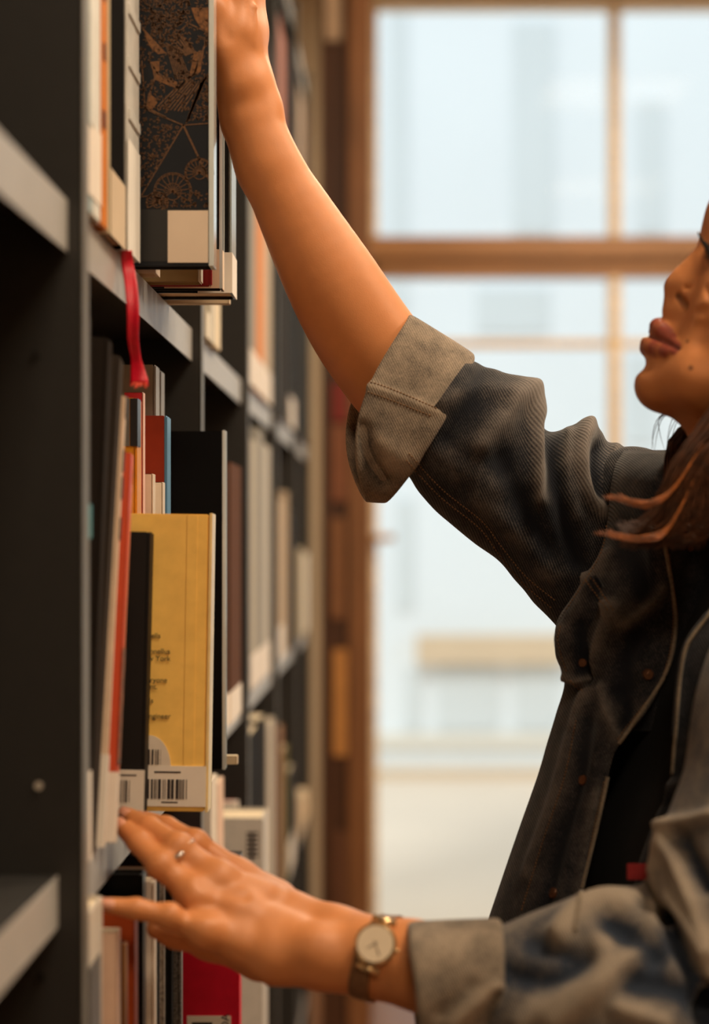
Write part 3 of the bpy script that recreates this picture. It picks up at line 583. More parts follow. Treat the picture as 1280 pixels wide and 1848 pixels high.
# lips
f.chain([hp(1187, 590), mir(hp(1187, 590))], [sh(13), sh(13)], .003)
def onskin(ln, sink=.35): return [hp(x, y, ZH-f.surf(x, y)-sh(r)*sink) for x, y, r in ln]
UPL = [hp(1188, 589), hp(1192, 594, .009)]+onskin([(1205, 606, 12), (1214, 616, 9), (1223, 626, 5)]); LOL = [hp(1173, 622), hp(1177, 625, .008)]+onskin([(1194, 632, 14), (1207, 635, 10), (1220, 633, 5)])
both(f.chain, UPL, [sh(13.5), sh(14), sh(12), sh(9), sh(4)], .003)
both(f.chain, LOL, [sh(15.5), sh(15.5), sh(14), sh(10), sh(4)], .004)
SEAML = [hp(1166, 606), hp(1176, 608, .009)]+[hp(x, y, ZH-f.surf(x, y)) for x, y in ((1192, 613), (1202, 617), (1213, 623), (1226, 630))]
both(f.chain, SEAML, [sh(3.2), sh(4), sh(4), sh(3.8), sh(3.5), sh(2.5)], .002, cut=True)
both(f.chain, [hp(1149, 652), hp(1166, 657, .016)], [sh(7), sh(5)], .010, cut=True)
# creases around the wing of the nose and beside the mouth, cut into the surface
for ln, r_, k_ in [([(1276, 520), (1283, 534), (1281, 549), (1270, 560), (1256, 562)], 4.2, .004), ([(1284, 560), (1272, 590), (1264, 614)], 2, .014), ([(1238, 520), (1246, 520)], 2, .003)]:
    both(f.chain, [hp(x, y, ZH-f.surf(x, y)) for x, y in ln], [sh(r_)]*len(ln), k_, cut=True)
# eye socket and lids
both(f.ball, hp(1300, 444, .036), .0125, .012, cut=True)
both(f.ball, hp(1306, 458, .0310), .0142, .005)
both(f.chain, [hp(1276, 450, .036), hp(1286, 456, .047)], [.0030, .0032], .002, cut=True)
both(f.chain, [hp(1318, 412, .018), hp(1336, 416, .045)], [.010, .010], .015)
# neck, ear
f.chain([hp(1395, 690), hp(1420, 830), hp(1450, 990), hp(1460, 1120)], [.054, .052, .056, .075], .03)
f.chain([hp(1310, 735), hp(1372, 850)], [.030, .036], .025)
both(f.ell, hp(1500, 560, .070), (.02, .008, .032), R, .006)
V, Fc = f.mesh(); V = relax(V, Fc, 1)
C = np.tile(SK, (len(V), 1)); q = px(V); lipc = np.array(rgb(150, 72, 56)); front = V[:, 1] < ZH+.02
def dseg(V, pts):
    best = np.full(len(V), 1e9)
    for a, b in zip(pts[:-1], pts[1:]):
        d = b-a; t = np.clip(((V-a)@d)/(d@d), 0, 1); best = np.minimum(best, np.linalg.norm(V-a-t[:, None]*d, axis=1))
    return best
for side in (0, 1):
    mm = (lambda p: mir(p)) if side else (lambda p: p)
    def dl_(pts, rr): return np.min([dseg(V, [mm(pts[i]), mm(pts[i+1])])-sh((rr[i]+rr[i+1])/2) for i in range(len(pts)-1)], axis=0)
    dl = np.minimum(dl_(UPL, [15.5, 15.5, 14, 11, 6]), dl_(LOL, [17, 17, 15.5, 11.5, 6]))
    a_ = np.clip(.8-dl/.0013, 0, 1)[:, None]; C = C*(1-a_)+lipc*a_
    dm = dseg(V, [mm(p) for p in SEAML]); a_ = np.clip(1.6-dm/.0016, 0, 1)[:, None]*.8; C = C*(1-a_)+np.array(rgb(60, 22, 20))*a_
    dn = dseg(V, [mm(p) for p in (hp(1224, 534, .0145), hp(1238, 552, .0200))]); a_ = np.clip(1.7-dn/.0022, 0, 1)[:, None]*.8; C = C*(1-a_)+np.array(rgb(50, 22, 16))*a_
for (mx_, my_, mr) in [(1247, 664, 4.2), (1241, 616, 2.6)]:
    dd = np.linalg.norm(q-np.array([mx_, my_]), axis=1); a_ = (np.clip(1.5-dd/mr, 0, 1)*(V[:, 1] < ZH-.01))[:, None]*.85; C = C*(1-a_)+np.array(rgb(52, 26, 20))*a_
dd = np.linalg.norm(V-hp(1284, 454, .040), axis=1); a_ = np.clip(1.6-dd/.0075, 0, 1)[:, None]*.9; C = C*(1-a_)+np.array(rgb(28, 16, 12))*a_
body_parts.append((V, Fc, C, 'head'))
# ---- hidden trunk that carries them (under the clothes)
SHR, SHL = P(1190, 930, 1.70), P(1500, 1120, 1.43)
ELB = P(1440, 1860, 1.36)
f = Field((-.02, 1.24, .70), (.50, 1.92, HC+.12), .006)
f.chain([P(1455, 990, 1.55), P(1450, 1120, 1.56), P(1380, 1500, 1.58), P(1370, 1850, 1.58)], [.05, .06, .06, .06], .03)
f.chain([P(720, 690, 1.70), P(880, 830, 1.70), P(1020, 945, 1.72), P(1200, 1020, 1.70), P(1420, 1060, 1.60)], [.036, .036, .036, .045, .05], .02)
f.chain([P(860, 1780, 1.385), ELB, SHL, P(1450, 1110, 1.54)], [.036, .042, .042, .05], .02)
V, Fc = f.mesh(); body_parts.append((V, Fc, np.tile(SK, (len(V), 1)), 'trunk'))
off = 0; AV, AF, AC = [], [], []
for V, Fc, C, _ in body_parts: AV.append(V); AF.append(Fc+off); AC.append(C); off += len(V)
AV = np.vstack(AV); AF = np.vstack(AF); AC = np.vstack(AC); AC = np.hstack([AC, np.ones((len(AC), 1))])
body = child(fastmesh('body', AV, AF, SKIN, None, {'Col': ('FLOAT_COLOR', AC)})); body['label'] = 'warm tan skin of face, arms and hands'
rs0 = random.Random(5)
# nails, eye, lashes, eyebrow
for k_, (tip, dip) in zip(mc, nailV):
    d = tip-dip; d /= np.linalg.norm(d); n = np.array([.1, -1., .45]); n -= d*(n@d); n /= np.linalg.norm(n); s_ = np.cross(d, n); V = []
    for a in np.linspace(-.0055, .0055, 7):
        for b_ in np.linspace(-.0046, .0046, 7):
            rr_ = s4(fr_[k_][4]); u = b_/rr_; V.append(tip+d*(a+.002)+s_*b_*.95+n*(rr_*math.sqrt(max(0, 1-u*u))+.0003-max(0, a)*.25))
    o = child(pyd('fingernail', V, grid_faces(7, 7), mat('nail', rgb(214, 150, 122), .25), None, True)); m_ = o.modifiers.new('t', 'SOLIDIFY'); m_.thickness = .0005
for sgn in (0, 1):
    c = hp(1306, 458, .0310); c = mir(c) if sgn else c
    bm = bmesh.new(); bmesh.ops.create_uvsphere(bm, u_segments=24, v_segments=16, radius=.0128); me = bpy.data.meshes.new('eyeball'); bm.to_mesh(me); bm.free(); me.shade_smooth()
    o = link('eyeball', me, mat('eye white', rgb(220, 205, 195), .1, spec=.8)); o.location = c; child(o)
    bm = bmesh.new(); bmesh.ops.create_cone(bm, segments=20, radius1=.006, radius2=.0055, depth=.0006, cap_ends=True); me = bpy.data.meshes.new('iris'); bm.to_mesh(me); bm.free()
    o = link('iris', me, mat('dark iris', rgb(30, 16, 10), .1)); d = Vector(fw)+Vector((0, 0, .15)); o.rotation_euler = d.to_track_quat('Z', 'Y').to_euler(); o.location = Vector(c)+d.normalized()*.0118; child(o)
    mb = MB()
    for i in range(0 if sgn else 64):
        u = i/63; a = hp(1276+12*u, 440+24*u+rs0.uniform(-2, 2), .036+.014*u); l_ = (.004 if sgn else .0095)*(1-.3*abs(u-.5)); d = fw*.9+np.array([0, -.5*u, .35-.3*u]); b_ = a+d*l_*.5; e_ = a+d*l_+np.array([0, 0, .0035])
        if sgn: a, b_, e_ = mir(a), mir(b_), mir(e_)
        mb.tube([a, b_, e_], [.0008, .0006, .0003], 5)
    for i in range(16):
        u = i/15; a = hp(1280+14*u, 464+2*u, .034+.012*u); d = fw*.8+np.array([0, -.4*u, -.35]); e_ = a+d*.0055
        if sgn: a, e_ = mir(a), mir(e_)
        mb.tube([a, e_], [.0003, .0001], 5)
    child(mb.build('eyelashes', mat('lash', rgb(16, 10, 8), .5)))
    mb = MB()
    for i in range(60):
        u = random.random(); a = hp(1306+40*u, 404-6*u+random.uniform(-4, 4), .014+.034*u); a = a+fw*.006; e_ = a-fw*.004+np.array([0, -.006, .004])
        if sgn: a, e_ = mir(a), mir(e_)
        mb.tube([a, e_], [.0004, .0002], 4)
    child(mb.build('eyebrow', mat('brow', rgb(40, 24, 16), .6)))
# ---- hair: cap over the skull and long strands
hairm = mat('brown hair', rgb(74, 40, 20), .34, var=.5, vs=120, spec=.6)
f = Field((.235, ZH-.12, HC+.0), (.47, ZH+.12, HC+.37), .003)
f.ell(hp(1525, 445), (.098, .083, .096), R, .01); f.ell(hp(1540, 600), (.07, .078, .085), R, .03)
f.ell(hp(1296, 540), (.066, .12, .092), R, .015, cut=True)
V, Fc = f.mesh(); child(fastmesh('hair_cap', V, Fc, mat('brown scalp hair', rgb(58, 32, 17), .7, var=.4, vs=200, bump=.6, bs=500)))
mb = MB(); rs = random.Random(11)
def strand(pts, r0, n=16, k=4):
    c = cr(pts, n); mb.tube(c, [r0*(1-.75*(i/(n-1))**2) for i in range(n)], k, False)
for i in range(620):                                                   # near-side fall over the chest
    u = rs.random(); v = rs.random(); Z0 = ZH-.066+.03*v
    x0 = 1330+110*u; p = [P(1490+50*u, 330+50*v, ZH-.062), P(1480+60*u, 420, ZH-.084), P(x0+100, 530, ZH-.087), P(x0+40, 640, Z0-.012), P(x0-46+rs.uniform(-14, 14), 745, Z0-.008), P(1222+85*u+rs.uniform(-10, 10), 830, Z0-.012), P(1190+100*u+rs.uniform(-10, 10), 900, Z0-.012), P(1165+115*u+rs.uniform(-16, 16), 950+rs.uniform(-18, 22), Z0-.012), P(1128+128*u+rs.uniform(-24, 20), 968+rs.uniform(-30, 26), Z0-.010)]
    strand(p, .0009, 20)
for i in range(260):
    a = rs.uniform(-1.2, 1.2); x0 = 1560+150*math.cos(a); z0 = ZH+.085*math.sin(a)
    strand([P(x0-60, 400, z0*.7+ZH*.3), P(x0+10, 520, z0), P(x0, 700, z0), P(x0-10+rs.uniform(-15, 15), 860, z0), P(x0-20+rs.uniform(-20, 20), 1000+rs.uniform(-30, 30), z0)], .0011, 14)
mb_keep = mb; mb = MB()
for i in range(54):                                                    # flicked-out tips; light glowing through them is painted in as golden colour
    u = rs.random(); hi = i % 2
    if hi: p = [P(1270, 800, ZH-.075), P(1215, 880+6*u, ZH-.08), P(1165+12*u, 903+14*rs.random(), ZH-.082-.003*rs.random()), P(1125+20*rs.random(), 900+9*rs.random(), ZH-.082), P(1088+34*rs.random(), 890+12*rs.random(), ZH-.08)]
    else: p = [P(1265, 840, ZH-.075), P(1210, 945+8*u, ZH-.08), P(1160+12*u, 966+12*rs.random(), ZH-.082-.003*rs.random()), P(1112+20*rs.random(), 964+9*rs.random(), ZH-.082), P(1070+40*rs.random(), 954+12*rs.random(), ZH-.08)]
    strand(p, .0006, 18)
child(mb.build('lit_hair_tips', mat('hair tips with painted glow', rgb(150, 84, 36), .35, var=.5, vs=150), None, 0, True)); mb = mb_keep
for i in range(360):                                                   # far-side fall behind the jaw
    u = rs.random(); v = rs.random(); Z0 = ZH+.03+.035*v
    p = [P(1400+60*u, 640, Z0), P(1300+70*u, 730, Z0), P(1212+75*u, 790+rs.uniform(-8, 8), Z0), P(1198+80*u, 860, Z0+.006), P(1190+80*u+rs.uniform(-10, 10), 940, Z0+.006)]
    strand(p, .00075, 12)
for x0, x1, x2 in [(1192, 1180, 1176), (1196, 1186, 1182), (1190, 1192, 1200), (1215, 1206, 1204), (1222, 1208, 1206), (1226, 1214, 1208), (1188, 1178, 1180)]:
    strand([P(1290, 690, ZH+.05), P(x0+26, 738, ZH+.05), P(x0, 755, ZH+.05), P(x1, 785, ZH+.05), P(x2, 812, ZH+.05)], .0004, 14)
o = child(mb.build('hair', hairm, None, 0, True))
# ------------------------------------------------------------------ denim jacket
def denim(name, dark, faded, base=.25, twill=.5, rot=(.3, .6, 1.1), scale=620):
    m = bpy.data.materials.new(name); m.use_nodes = True; nt = m.node_tree; b = nt.nodes['Principled BSDF']; L = nt.links.new
    tc = nt.nodes.new('ShaderNodeTexCoord'); mp = nt.nodes.new('ShaderNodeMapping'); mp.inputs['Rotation'].default_value = rot; at2 = nt.nodes.new('ShaderNodeAttribute'); at2.attribute_name = 'tw'; cx = nt.nodes.new('ShaderNodeCombineXYZ'); L(at2.outputs['Fac'], cx.inputs[0])
    wv = nt.nodes.new('ShaderNodeTexWave'); wv.inputs['Scale'].default_value = 165; wv.inputs['Distortion'].default_value = .6; wv.inputs['Detail'].default_value = 1; L(cx.outputs[0], wv.inputs['Vector'])
    n = nt.nodes.new('ShaderNodeTexNoise'); n.inputs['Scale'].default_value = 38; n.inputs['Detail'].default_value = 7; n.inputs['Roughness'].default_value = .65; L(tc.outputs['Object'], n.inputs['Vector'])
    n2 = nt.nodes.new('ShaderNodeTexNoise'); n2.inputs['Scale'].default_value = 900; n2.inputs['Detail'].default_value = 2; L(tc.outputs['Object'], n2.inputs['Vector'])
    at = nt.nodes.new('ShaderNodeAttribute'); at.attribute_name = 'wear'
    def mth(op, a, c):
        q = nt.nodes.new('ShaderNodeMath'); q.operation = op
        for i, s in enumerate((a, c)):
            if isinstance(s, (int, float)): q.inputs[i].default_value = s
            else: L(s, q.inputs[i])
        return q.outputs[0]
    cl = mth('MULTIPLY', mth('SUBTRACT', n.outputs['Fac'], .5), 1.5)
    tw = mth('MULTIPLY', mth('SUBTRACT', wv.outputs['Fac'], .5), twill); gr = mth('MULTIPLY', mth('SUBTRACT', n2.outputs['Fac'], .5), 1.0)
    s_ = mth('ADD', mth('ADD', mth('ADD', mth('ADD', cl, tw), gr), mth('MULTIPLY', at.outputs['Fac'], .5)), base)
    r = nt.nodes.new('ShaderNodeValToRGB'); r.color_ramp.elements[0].position = 0; r.color_ramp.elements[1].position = 1
    r.color_ramp.elements[0].color = dark+(1,); r.color_ramp.elements[1].color = faded+(1,); L(s_, r.inputs[0]); L(r.outputs[0], b.inputs['Base Color'])
    b.inputs['Roughness'].default_value = .85; b.inputs['Specular IOR Level'].default_value = .15
    b.inputs['Sheen Weight'].default_value = .15
    bp = nt.nodes.new('ShaderNodeBump'); bp.inputs['Strength'].default_value = .45; bp.inputs['Distance'].default_value = .0006; L(wv.outputs['Fac'], bp.inputs['Height']); L(bp.outputs[0], b.inputs['Normal']); return m
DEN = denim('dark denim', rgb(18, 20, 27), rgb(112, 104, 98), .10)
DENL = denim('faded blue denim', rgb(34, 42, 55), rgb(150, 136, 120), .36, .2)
CUF = denim('reverse side of denim', rgb(70, 63, 56), rgb(168, 150, 130), .46, .15)
SEAM = mat('tan topstitch', rgb(128, 92, 58), .8); EDGE = denim('worn denim edge', rgb(70, 66, 62), rgb(170, 150, 124), .5, .1)
jack = child(empty('denim_jacket', (0, 0, 0))); jack['label'] = 'dark indigo denim jacket with faded folds'
jack.location = (0, 0, 0)
def jc(o): o.parent = jack; return o
BV, BF = [], []
def bank(V, Fc):
    n = sum(len(v) for v in BV); BV.append(np.asarray(V)); BF.extend([[int(i)+n for i in f_] for f_ in Fc])
def tube_rings(st, n, m, ridges=(), name='sleeve', mt=None, sup=1.0):
    """stations: (upper px, lower px, Z, half depth m, depth shift of upper edge)"""
    A = np.array([list(s[0])+list(s[1])+list(s[2:]) for s in st], float); A = cr(A, n); V = []
    for a in A:
        U = P(a[0], a[1], a[4]+a[6]); Lw = P(a[2], a[3], a[4]-a[6]); c = (U+Lw)/2; h_ = (U-Lw)/2
        for t in np.linspace(0, 2*math.pi, m, endpoint=False):
            ct, s_ = math.cos(t), math.sin(t); V.append(c+h_*np.sign(ct)*abs(ct)**sup+np.array([0, -a[5], 0])*np.sign(s_)*abs(s_)**sup)
    V = np.array(V); Fc = np.array(grid_faces(n, m, True)); N = vnormals(V, Fc)
    c = V.reshape(n, m, 3).mean(1, keepdims=True)
    if ((V.reshape(n, m, 3)-c)*N.reshape(n, m, 3)).sum() < 0: Fc = Fc[:, ::-1]
    tw = V[:, 0]*.9+V[:, 2]*.45
    V, wear = sculpt(V, Fc, ridges)
    # small random rumple
    N = vnormals(V, Fc); ph = V*np.array([90, 60, 70]); V = V+N*(.0006*np.sin(ph[:, 0]+2*np.sin(ph[:, 2]))*np.sin(ph[:, 2]*1.3+1))[:, None]
    bank(V, Fc); return jc(fastmesh(name, V, Fc, mt, None, {'wear': ('FLOAT', wear), 'tw': ('FLOAT', tw)}))
# right sleeve (raised arm)
SL = [((846, 650), (712, 838), 1.682, .054, .0), ((868, 656), (735, 856), 1.686, .056, .0), ((905, 670), (772, 908), 1.69, .058, 0), ((940, 684), (812, 944), 1.695, .060, 0), ((962, 722), (856, 980), 1.70, .060, 0),
      ((976, 758), (900, 1012), 1.705, .060, 0), ((1015, 776), (932, 1048), 1.71, .062, 0), ((1052, 762), (966, 1090), 1.715, .064, 0), ((1082, 776), (996, 1122), 1.72, .066, 0), ((1100, 800), (1024, 1150), 1.725, .068, 0), ((1150, 812), (1070, 1190), 1.73, .072, 0), ((1230, 812), (1160, 1260), 1.73, .078, 0)]
RID = [([(958, 700), (966, 760), (972, 830), (974, 900)], 13, .010), ([(945, 700), (925, 735), (890, 775), (872, 800)], 20, .006), ([(872, 668), (850, 720), (805, 790)], 16, -.004),
       ([(988, 770), (1000, 840), (1020, 930), (1040, 1010)], 17, -.008), ([(1062, 772), (1050, 830), (1062, 890), (1090, 925)], 13, .011), ([(1030, 790), (1020, 860), (1036, 930)], 16, .006), ([(1075, 810), (1072, 870), (1090, 910)], 12, -.007),
       ([(905, 830), (935, 900), (985, 985)], 26, -.006), ([(760, 800), (830, 850), (900, 880)], 24, .003), ([(800, 720), (870, 700), (930, 712)], 18, .003), ([(860, 900), (930, 960), (1000, 1040)], 18, .004), ([(1110, 815), (1100, 870), (1085, 915)], 12, .006)]
tube_rings(SL, 150, 120, RID, 'raised_sleeve', DEN)
# rolled cuff of the raised sleeve
def cuff(name, r0, r1, thick=.0045, n=26, m=96, bend=(0, 0), ridges=(), mt=CUF):
    """r0 / r1: rings (centre px, Z, half axis px, half depth m, shift of near side px)"""
    V = []
    prof = [(0, 0), (.0, .5), (.03, .9), (.1, 1), (.3, 1.02), (.5, 1.03), (.7, 1.02), (.9, 1), (.97, .9), (1, .5), (1, 0), (.5, 0), (.2, 0)]
    for (u, th) in prof:
        c = np.array(r0[0])*(1-u)+np.array(r1[0])*u; Z = r0[1]*(1-u)+r1[1]*u; a = np.array(r0[2])*(1-u)+np.array(r1[2])*u; d = r0[3]*(1-u)+r1[3]*u; s_ = np.array(r0[4])*(1-u)+np.array(r1[4])*u
        e = 1+(th-1)*thick/.06
        for t in np.linspace(0, 2*math.pi, m, endpoint=False):
            ct, st_ = math.cos(t), math.sin(t); pxy = c+a*ct*e+s_*st_*e+np.array(bend)*(1-u)*(1-ct*ct); V.append(P(pxy[0], pxy[1], Z-d*st_*e))
    n = len(prof); V = np.array(V); Fc = grid_faces(n, m, True)+[((n-1)*m+jj, (n-1)*m+(jj+1) % m, (jj+1) % m, jj) for jj in range(m)]; Fc = np.array(Fc)
    q = V.reshape(n, m, 3); N = vnormals(V, Fc).reshape(n, m, 3)
    if ((q[4]-q[4].mean(0))*N[4]).sum() < 0: Fc = Fc[:, ::-1]
    bm = bmesh.new(); vs = [bm.verts.new(v) for v in V]; bm.verts.ensure_lookup_table(); [bm.faces.new([vs[i] for i in f_]) for f_ in Fc]
    bmesh.ops.subdivide_edges(bm, edges=list(bm.edges), cuts=2, use_grid_fill=True); bm.verts.index_update()
    V = np.array([v.co[:] for v in bm.verts]); Fq = [[v.index for v in f_.verts] for f_ in bm.faces]; bm.free(); Fq = np.array([f_ for f_ in Fq if len(f_) == 4])
    V = relax(V, Fq, 3); V, wear = sculpt(V, Fq, ridges); bank(V, Fq); return jc(fastmesh(name, V, Fq, mt, None, {'wear': ('FLOAT', wear)}))
cuff('raised_sleeve_cuff', ((698, 735), 1.674, (40, -171), .052, (9, 6)), ((778, 774), 1.686, (82, -134), .058, (10, 12)), bend=(-60, 12),
     ridges=[([(655, 775), (668, 830), (692, 870)], 14, -.006), ([(645, 690), (710, 712), (786, 742)], 9, .0022), ([(690, 800), (730, 830)], 22, .003)])
# left sleeve (near arm): forearm bulk, elbow out of frame, upper arm
f = Field((.03, 1.24, HC-.47), (.44, 1.60, HC+.09), .003)
SZ = lambda n: S(n, 1.38)
f.chain([P(900, 1815, 1.392), P(1000, 1835, 1.385), P(1090, 1838, 1.38), P(1190, 1856, 1.375), P(1300, 1860, 1.37), P(1440, 1880, 1.36)], [SZ(126), SZ(150), SZ(208), SZ(222), SZ(215), SZ(205)], .03)
f.chain([P(1440, 1880, 1.36), P(1415, 1700, 1.375), P(1425, 1560, 1.385), P(1470, 1300, 1.40), P(1505, 1080, 1.43)], [SZ(205), SZ(205), SZ(212), SZ(200), SZ(190)], .03)
f.cone(P(1180, 1640, 1.36), P(1330, 1900, 1.28), SZ(16), SZ(18), .03, cut=True)
V, Fc = f.mesh(); V = relax(V, Fc, 4)
RL = [([(1010, 1690), (1045, 1648), (1090, 1628), (1135, 1632)], 20, .010), ([(1100, 1665), (1150, 1690), (1180, 1720)], 26, -.012), ([(1085, 1680), (1090, 1730), (1060, 1770), (1000, 1810), (950, 1848)], 26, .006), ([(1180, 1648), (1150, 1720), (1080, 1790), (1010, 1848)], 24, .007), ([(960, 1700), (1020, 1720)], 20, -.005), ([(920, 1760), (990, 1770), (1060, 1740)], 24, -.006),
      ([(1200, 1500), (1230, 1560), (1262, 1650), (1280, 1720)], 20, .010), ([(1186, 1530), (1192, 1580), (1225, 1650), (1270, 1760)], 16, .008), ([(1230, 1520), (1270, 1600)], 16, -.009), ([(1205, 1650), (1240, 1730), (1280, 1800)], 14, -.012), ([(1150, 1770), (1230, 1790), (1290, 1850)], 26, -.007), ([(1120, 1820), (1200, 1848)], 20, .006), ([(1200, 1490), (1250, 1482), (1290, 1470)], 12, .007)]
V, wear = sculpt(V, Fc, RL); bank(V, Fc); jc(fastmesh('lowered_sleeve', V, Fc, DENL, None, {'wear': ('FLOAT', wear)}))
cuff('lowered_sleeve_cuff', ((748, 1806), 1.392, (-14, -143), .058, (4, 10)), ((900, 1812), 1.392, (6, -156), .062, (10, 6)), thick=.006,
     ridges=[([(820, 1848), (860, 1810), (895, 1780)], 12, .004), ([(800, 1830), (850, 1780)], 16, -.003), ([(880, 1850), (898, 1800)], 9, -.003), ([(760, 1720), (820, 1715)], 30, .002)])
# right front of the jacket, wrapping round to the back
ROWS = [(812, 1120, 1225), (870, 1106, 1212), (940, 1098, 1197), (1000, 1084, 1204), (1060, 1052, 1214), (1120, 1010, 1222), (1180, 1006, 1215), (1230, 1022, 1196), (1290, 1006, 1158), (1345, 989, 1116), (1400, 973, 1098), (1500, 938, 1076), (1600, 904, 1052), (1700, 872, 1036), (1860, 830, 1020)]
rows = cr(ROWS, 110); V = []; NM = 90
for y, xl, xr in rows:
    yy = (y-812)/1050; zo = 1.60-.02*yy+.06*max(0, (880-y)/68)**2
    prof = cr([P(xr, y, zo-.030), P(xr*.66+xl*.34, y, zo-.028), P(xr*.3+xl*.7, y, zo-.006), P(xl+4, y, zo+.03), P(xl+2, y, zo+.07), P(xl+50, y+6, zo+.15), P(xl+190, y+6, zo+.21), P(1480, y, zo+.20), P(1640, y, zo+.10)], NM)
    V += list(prof)
V = np.array(V); Fc = np.array(grid_faces(110, NM)); N = vnormals(V, Fc)
if N.reshape(110, NM, 3)[:, 15, 1].mean() > 0: Fc = Fc[:, ::-1]
RJ = [([(1104, 1098), (1127, 1128), (1172, 1095), (1198, 1060)], 11, .006), ([(1104, 1100), (1088, 1143), (1075, 1186), (1072, 1215), (1050, 1275), (1040, 1310)], 10, .007), ([(1062, 1042), (1082, 1066), (1104, 1100)], 9, .005), ([(1030, 1150), (1050, 1200), (1062, 1225)], 16, -.010), ([(1130, 960), (1150, 1020), (1165, 1060)], 24, -.008),
      ([(1088, 1240), (1096, 1280), (1112, 1322)], 9, .006), ([(1190, 1260), (1150, 1300), (1122, 1338)], 12, .006), ([(1118, 1250), (1136, 1280), (1130, 1310)], 14, -.006), ([(1150, 1150), (1130, 1200), (1140, 1240)], 18, -.005), ([(1030, 1330), (1000, 1440), (950, 1580)], 10, .004), ([(1060, 1300), (1048, 1400), (1010, 1540), (980, 1660)], 14, -.005), ([(1080, 1420), (1060, 1520), (1040, 1640)], 10, .004), ([(1100, 1000), (1075, 1040), (1030, 1110)], 10, .006)]
V, wear = sculpt(V, Fc, RJ); bank(V, Fc); o = jc(fastmesh('front_panel', V, Fc, DEN, None, {'wear': ('FLOAT', wear)})); m_ = o.modifiers.new('t', 'SOLIDIFY'); m_.thickness = .0022; m_.offset = -1
# chest pocket flap folding out at the side
PF = cr([(1040, 1060, 1072), (1080, 1036, 1100), (1110, 1018, 1102), (1140, 1004, 1090), (1170, 1004, 1080), (1200, 1012, 1076), (1225, 1022, 1074), (1248, 1050, 1062)], 40); V = []
for y, a, c in PF:
    for u in np.linspace(0, 1, 20): V.append(P(a+(c-a)*u, y, 1.604-.010*math.sin(math.pi*min(1, u*1.1))-.012*u))
V = np.array(V); Fc = np.array(grid_faces(40, 20)); N = vnormals(V, Fc); Fc = Fc[:, ::-1] if N[:, 1].mean() > 0 else Fc
V, wear = sculpt(V, Fc, [([(1012, 1130), (1008, 1160), (1022, 1215)], 6, .003), ([(1022, 1222), (1040, 1228), (1060, 1224)], 6, .005), ([(1060, 1060), (1036, 1110)], 8, .003), ([(1050, 1130), (1050, 1200)], 16, -.006)]); bank(V, Fc)
o = jc(fastmesh('pocket_flap', V, Fc, DEN, None, {'wear': ('FLOAT', wear)})); m_ = o.modifiers.new('t', 'SOLIDIFY'); m_.thickness = .003
# dark inside facing with snap button, and the left front
def sheet(name, rows, zf, ridges, mt, n=60, m=40, th=.0022):
    rr_ = cr(rows, n); V = []
    for y, a, c in rr_:
        for u in np.linspace(0, 1, m): V.append(P(a+(c-a)*u, y, zf(u, y)))
    V = np.array(V); Fc = np.array(grid_faces(n, m)); N = vnormals(V, Fc); Fc = Fc[:, ::-1] if N[:, 1].mean() > 0 else Fc
    V, wear = sculpt(V, Fc, ridges); bank(V, Fc); o = jc(fastmesh(name, V, Fc, mt, None, {'wear': ('FLOAT', wear)})); q = o.modifiers.new('t', 'SOLIDIFY'); q.thickness = th; q.offset = -1; return o
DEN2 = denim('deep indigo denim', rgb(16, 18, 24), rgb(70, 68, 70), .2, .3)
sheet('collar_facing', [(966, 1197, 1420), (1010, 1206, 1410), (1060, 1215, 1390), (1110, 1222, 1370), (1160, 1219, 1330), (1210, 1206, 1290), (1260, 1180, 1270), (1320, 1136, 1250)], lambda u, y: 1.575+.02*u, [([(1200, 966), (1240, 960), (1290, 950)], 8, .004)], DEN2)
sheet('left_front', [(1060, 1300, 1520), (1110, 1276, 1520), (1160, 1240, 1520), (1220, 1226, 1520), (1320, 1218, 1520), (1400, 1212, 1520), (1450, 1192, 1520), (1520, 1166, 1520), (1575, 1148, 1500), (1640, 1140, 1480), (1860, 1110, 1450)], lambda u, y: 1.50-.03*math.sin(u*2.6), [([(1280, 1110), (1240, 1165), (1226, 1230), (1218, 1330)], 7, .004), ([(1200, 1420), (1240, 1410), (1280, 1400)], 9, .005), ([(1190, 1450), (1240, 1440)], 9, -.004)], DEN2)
tb = P(1150, 1573, 1.468); o = MB().box(tb[0]-.0075, tb[0]+.0075, tb[1]-.002, tb[1], tb[2]-.006, tb[2]+.006).build('red_tab', mat('red tab', rgb(150, 30, 30), .6), None, .0006); jc(o)
# jacket collar round the neck
mb = []
f = Field((.14, 1.32, HC-.18), (.52, 1.84, HC+.12), .004)
f.chain([P(1510, 1085, 1.43), P(1520, 1040, 1.50), P(1520, 1020, 1.60), P(1480, 1000, 1.70)], [.068, .06, .06, .055], .03)
f.chain([P(1160, 905, 1.66), P(1280, 900, 1.72), P(1470, 915, 1.74), P(1600, 940, 1.64), P(1580, 960, 1.50), P(1480, 985, 1.43)], [.014, .02, .024, .024, .022, .02], .02)
f.chain([P(1140, 900, 1.70), P(1300, 965, 1.73), P(1500, 1000, 1.72), P(1600, 1030, 1.6), P(1560, 1050, 1.46)], [.045, .05, .05, .05, .05], .03)
V, Fc = f.mesh(); V = relax(V, Fc, 3); bank(V, Fc); jc(fastmesh('collar', V, Fc, DEN, None, {'wear': ('FLOAT', np.zeros(len(V)))}))
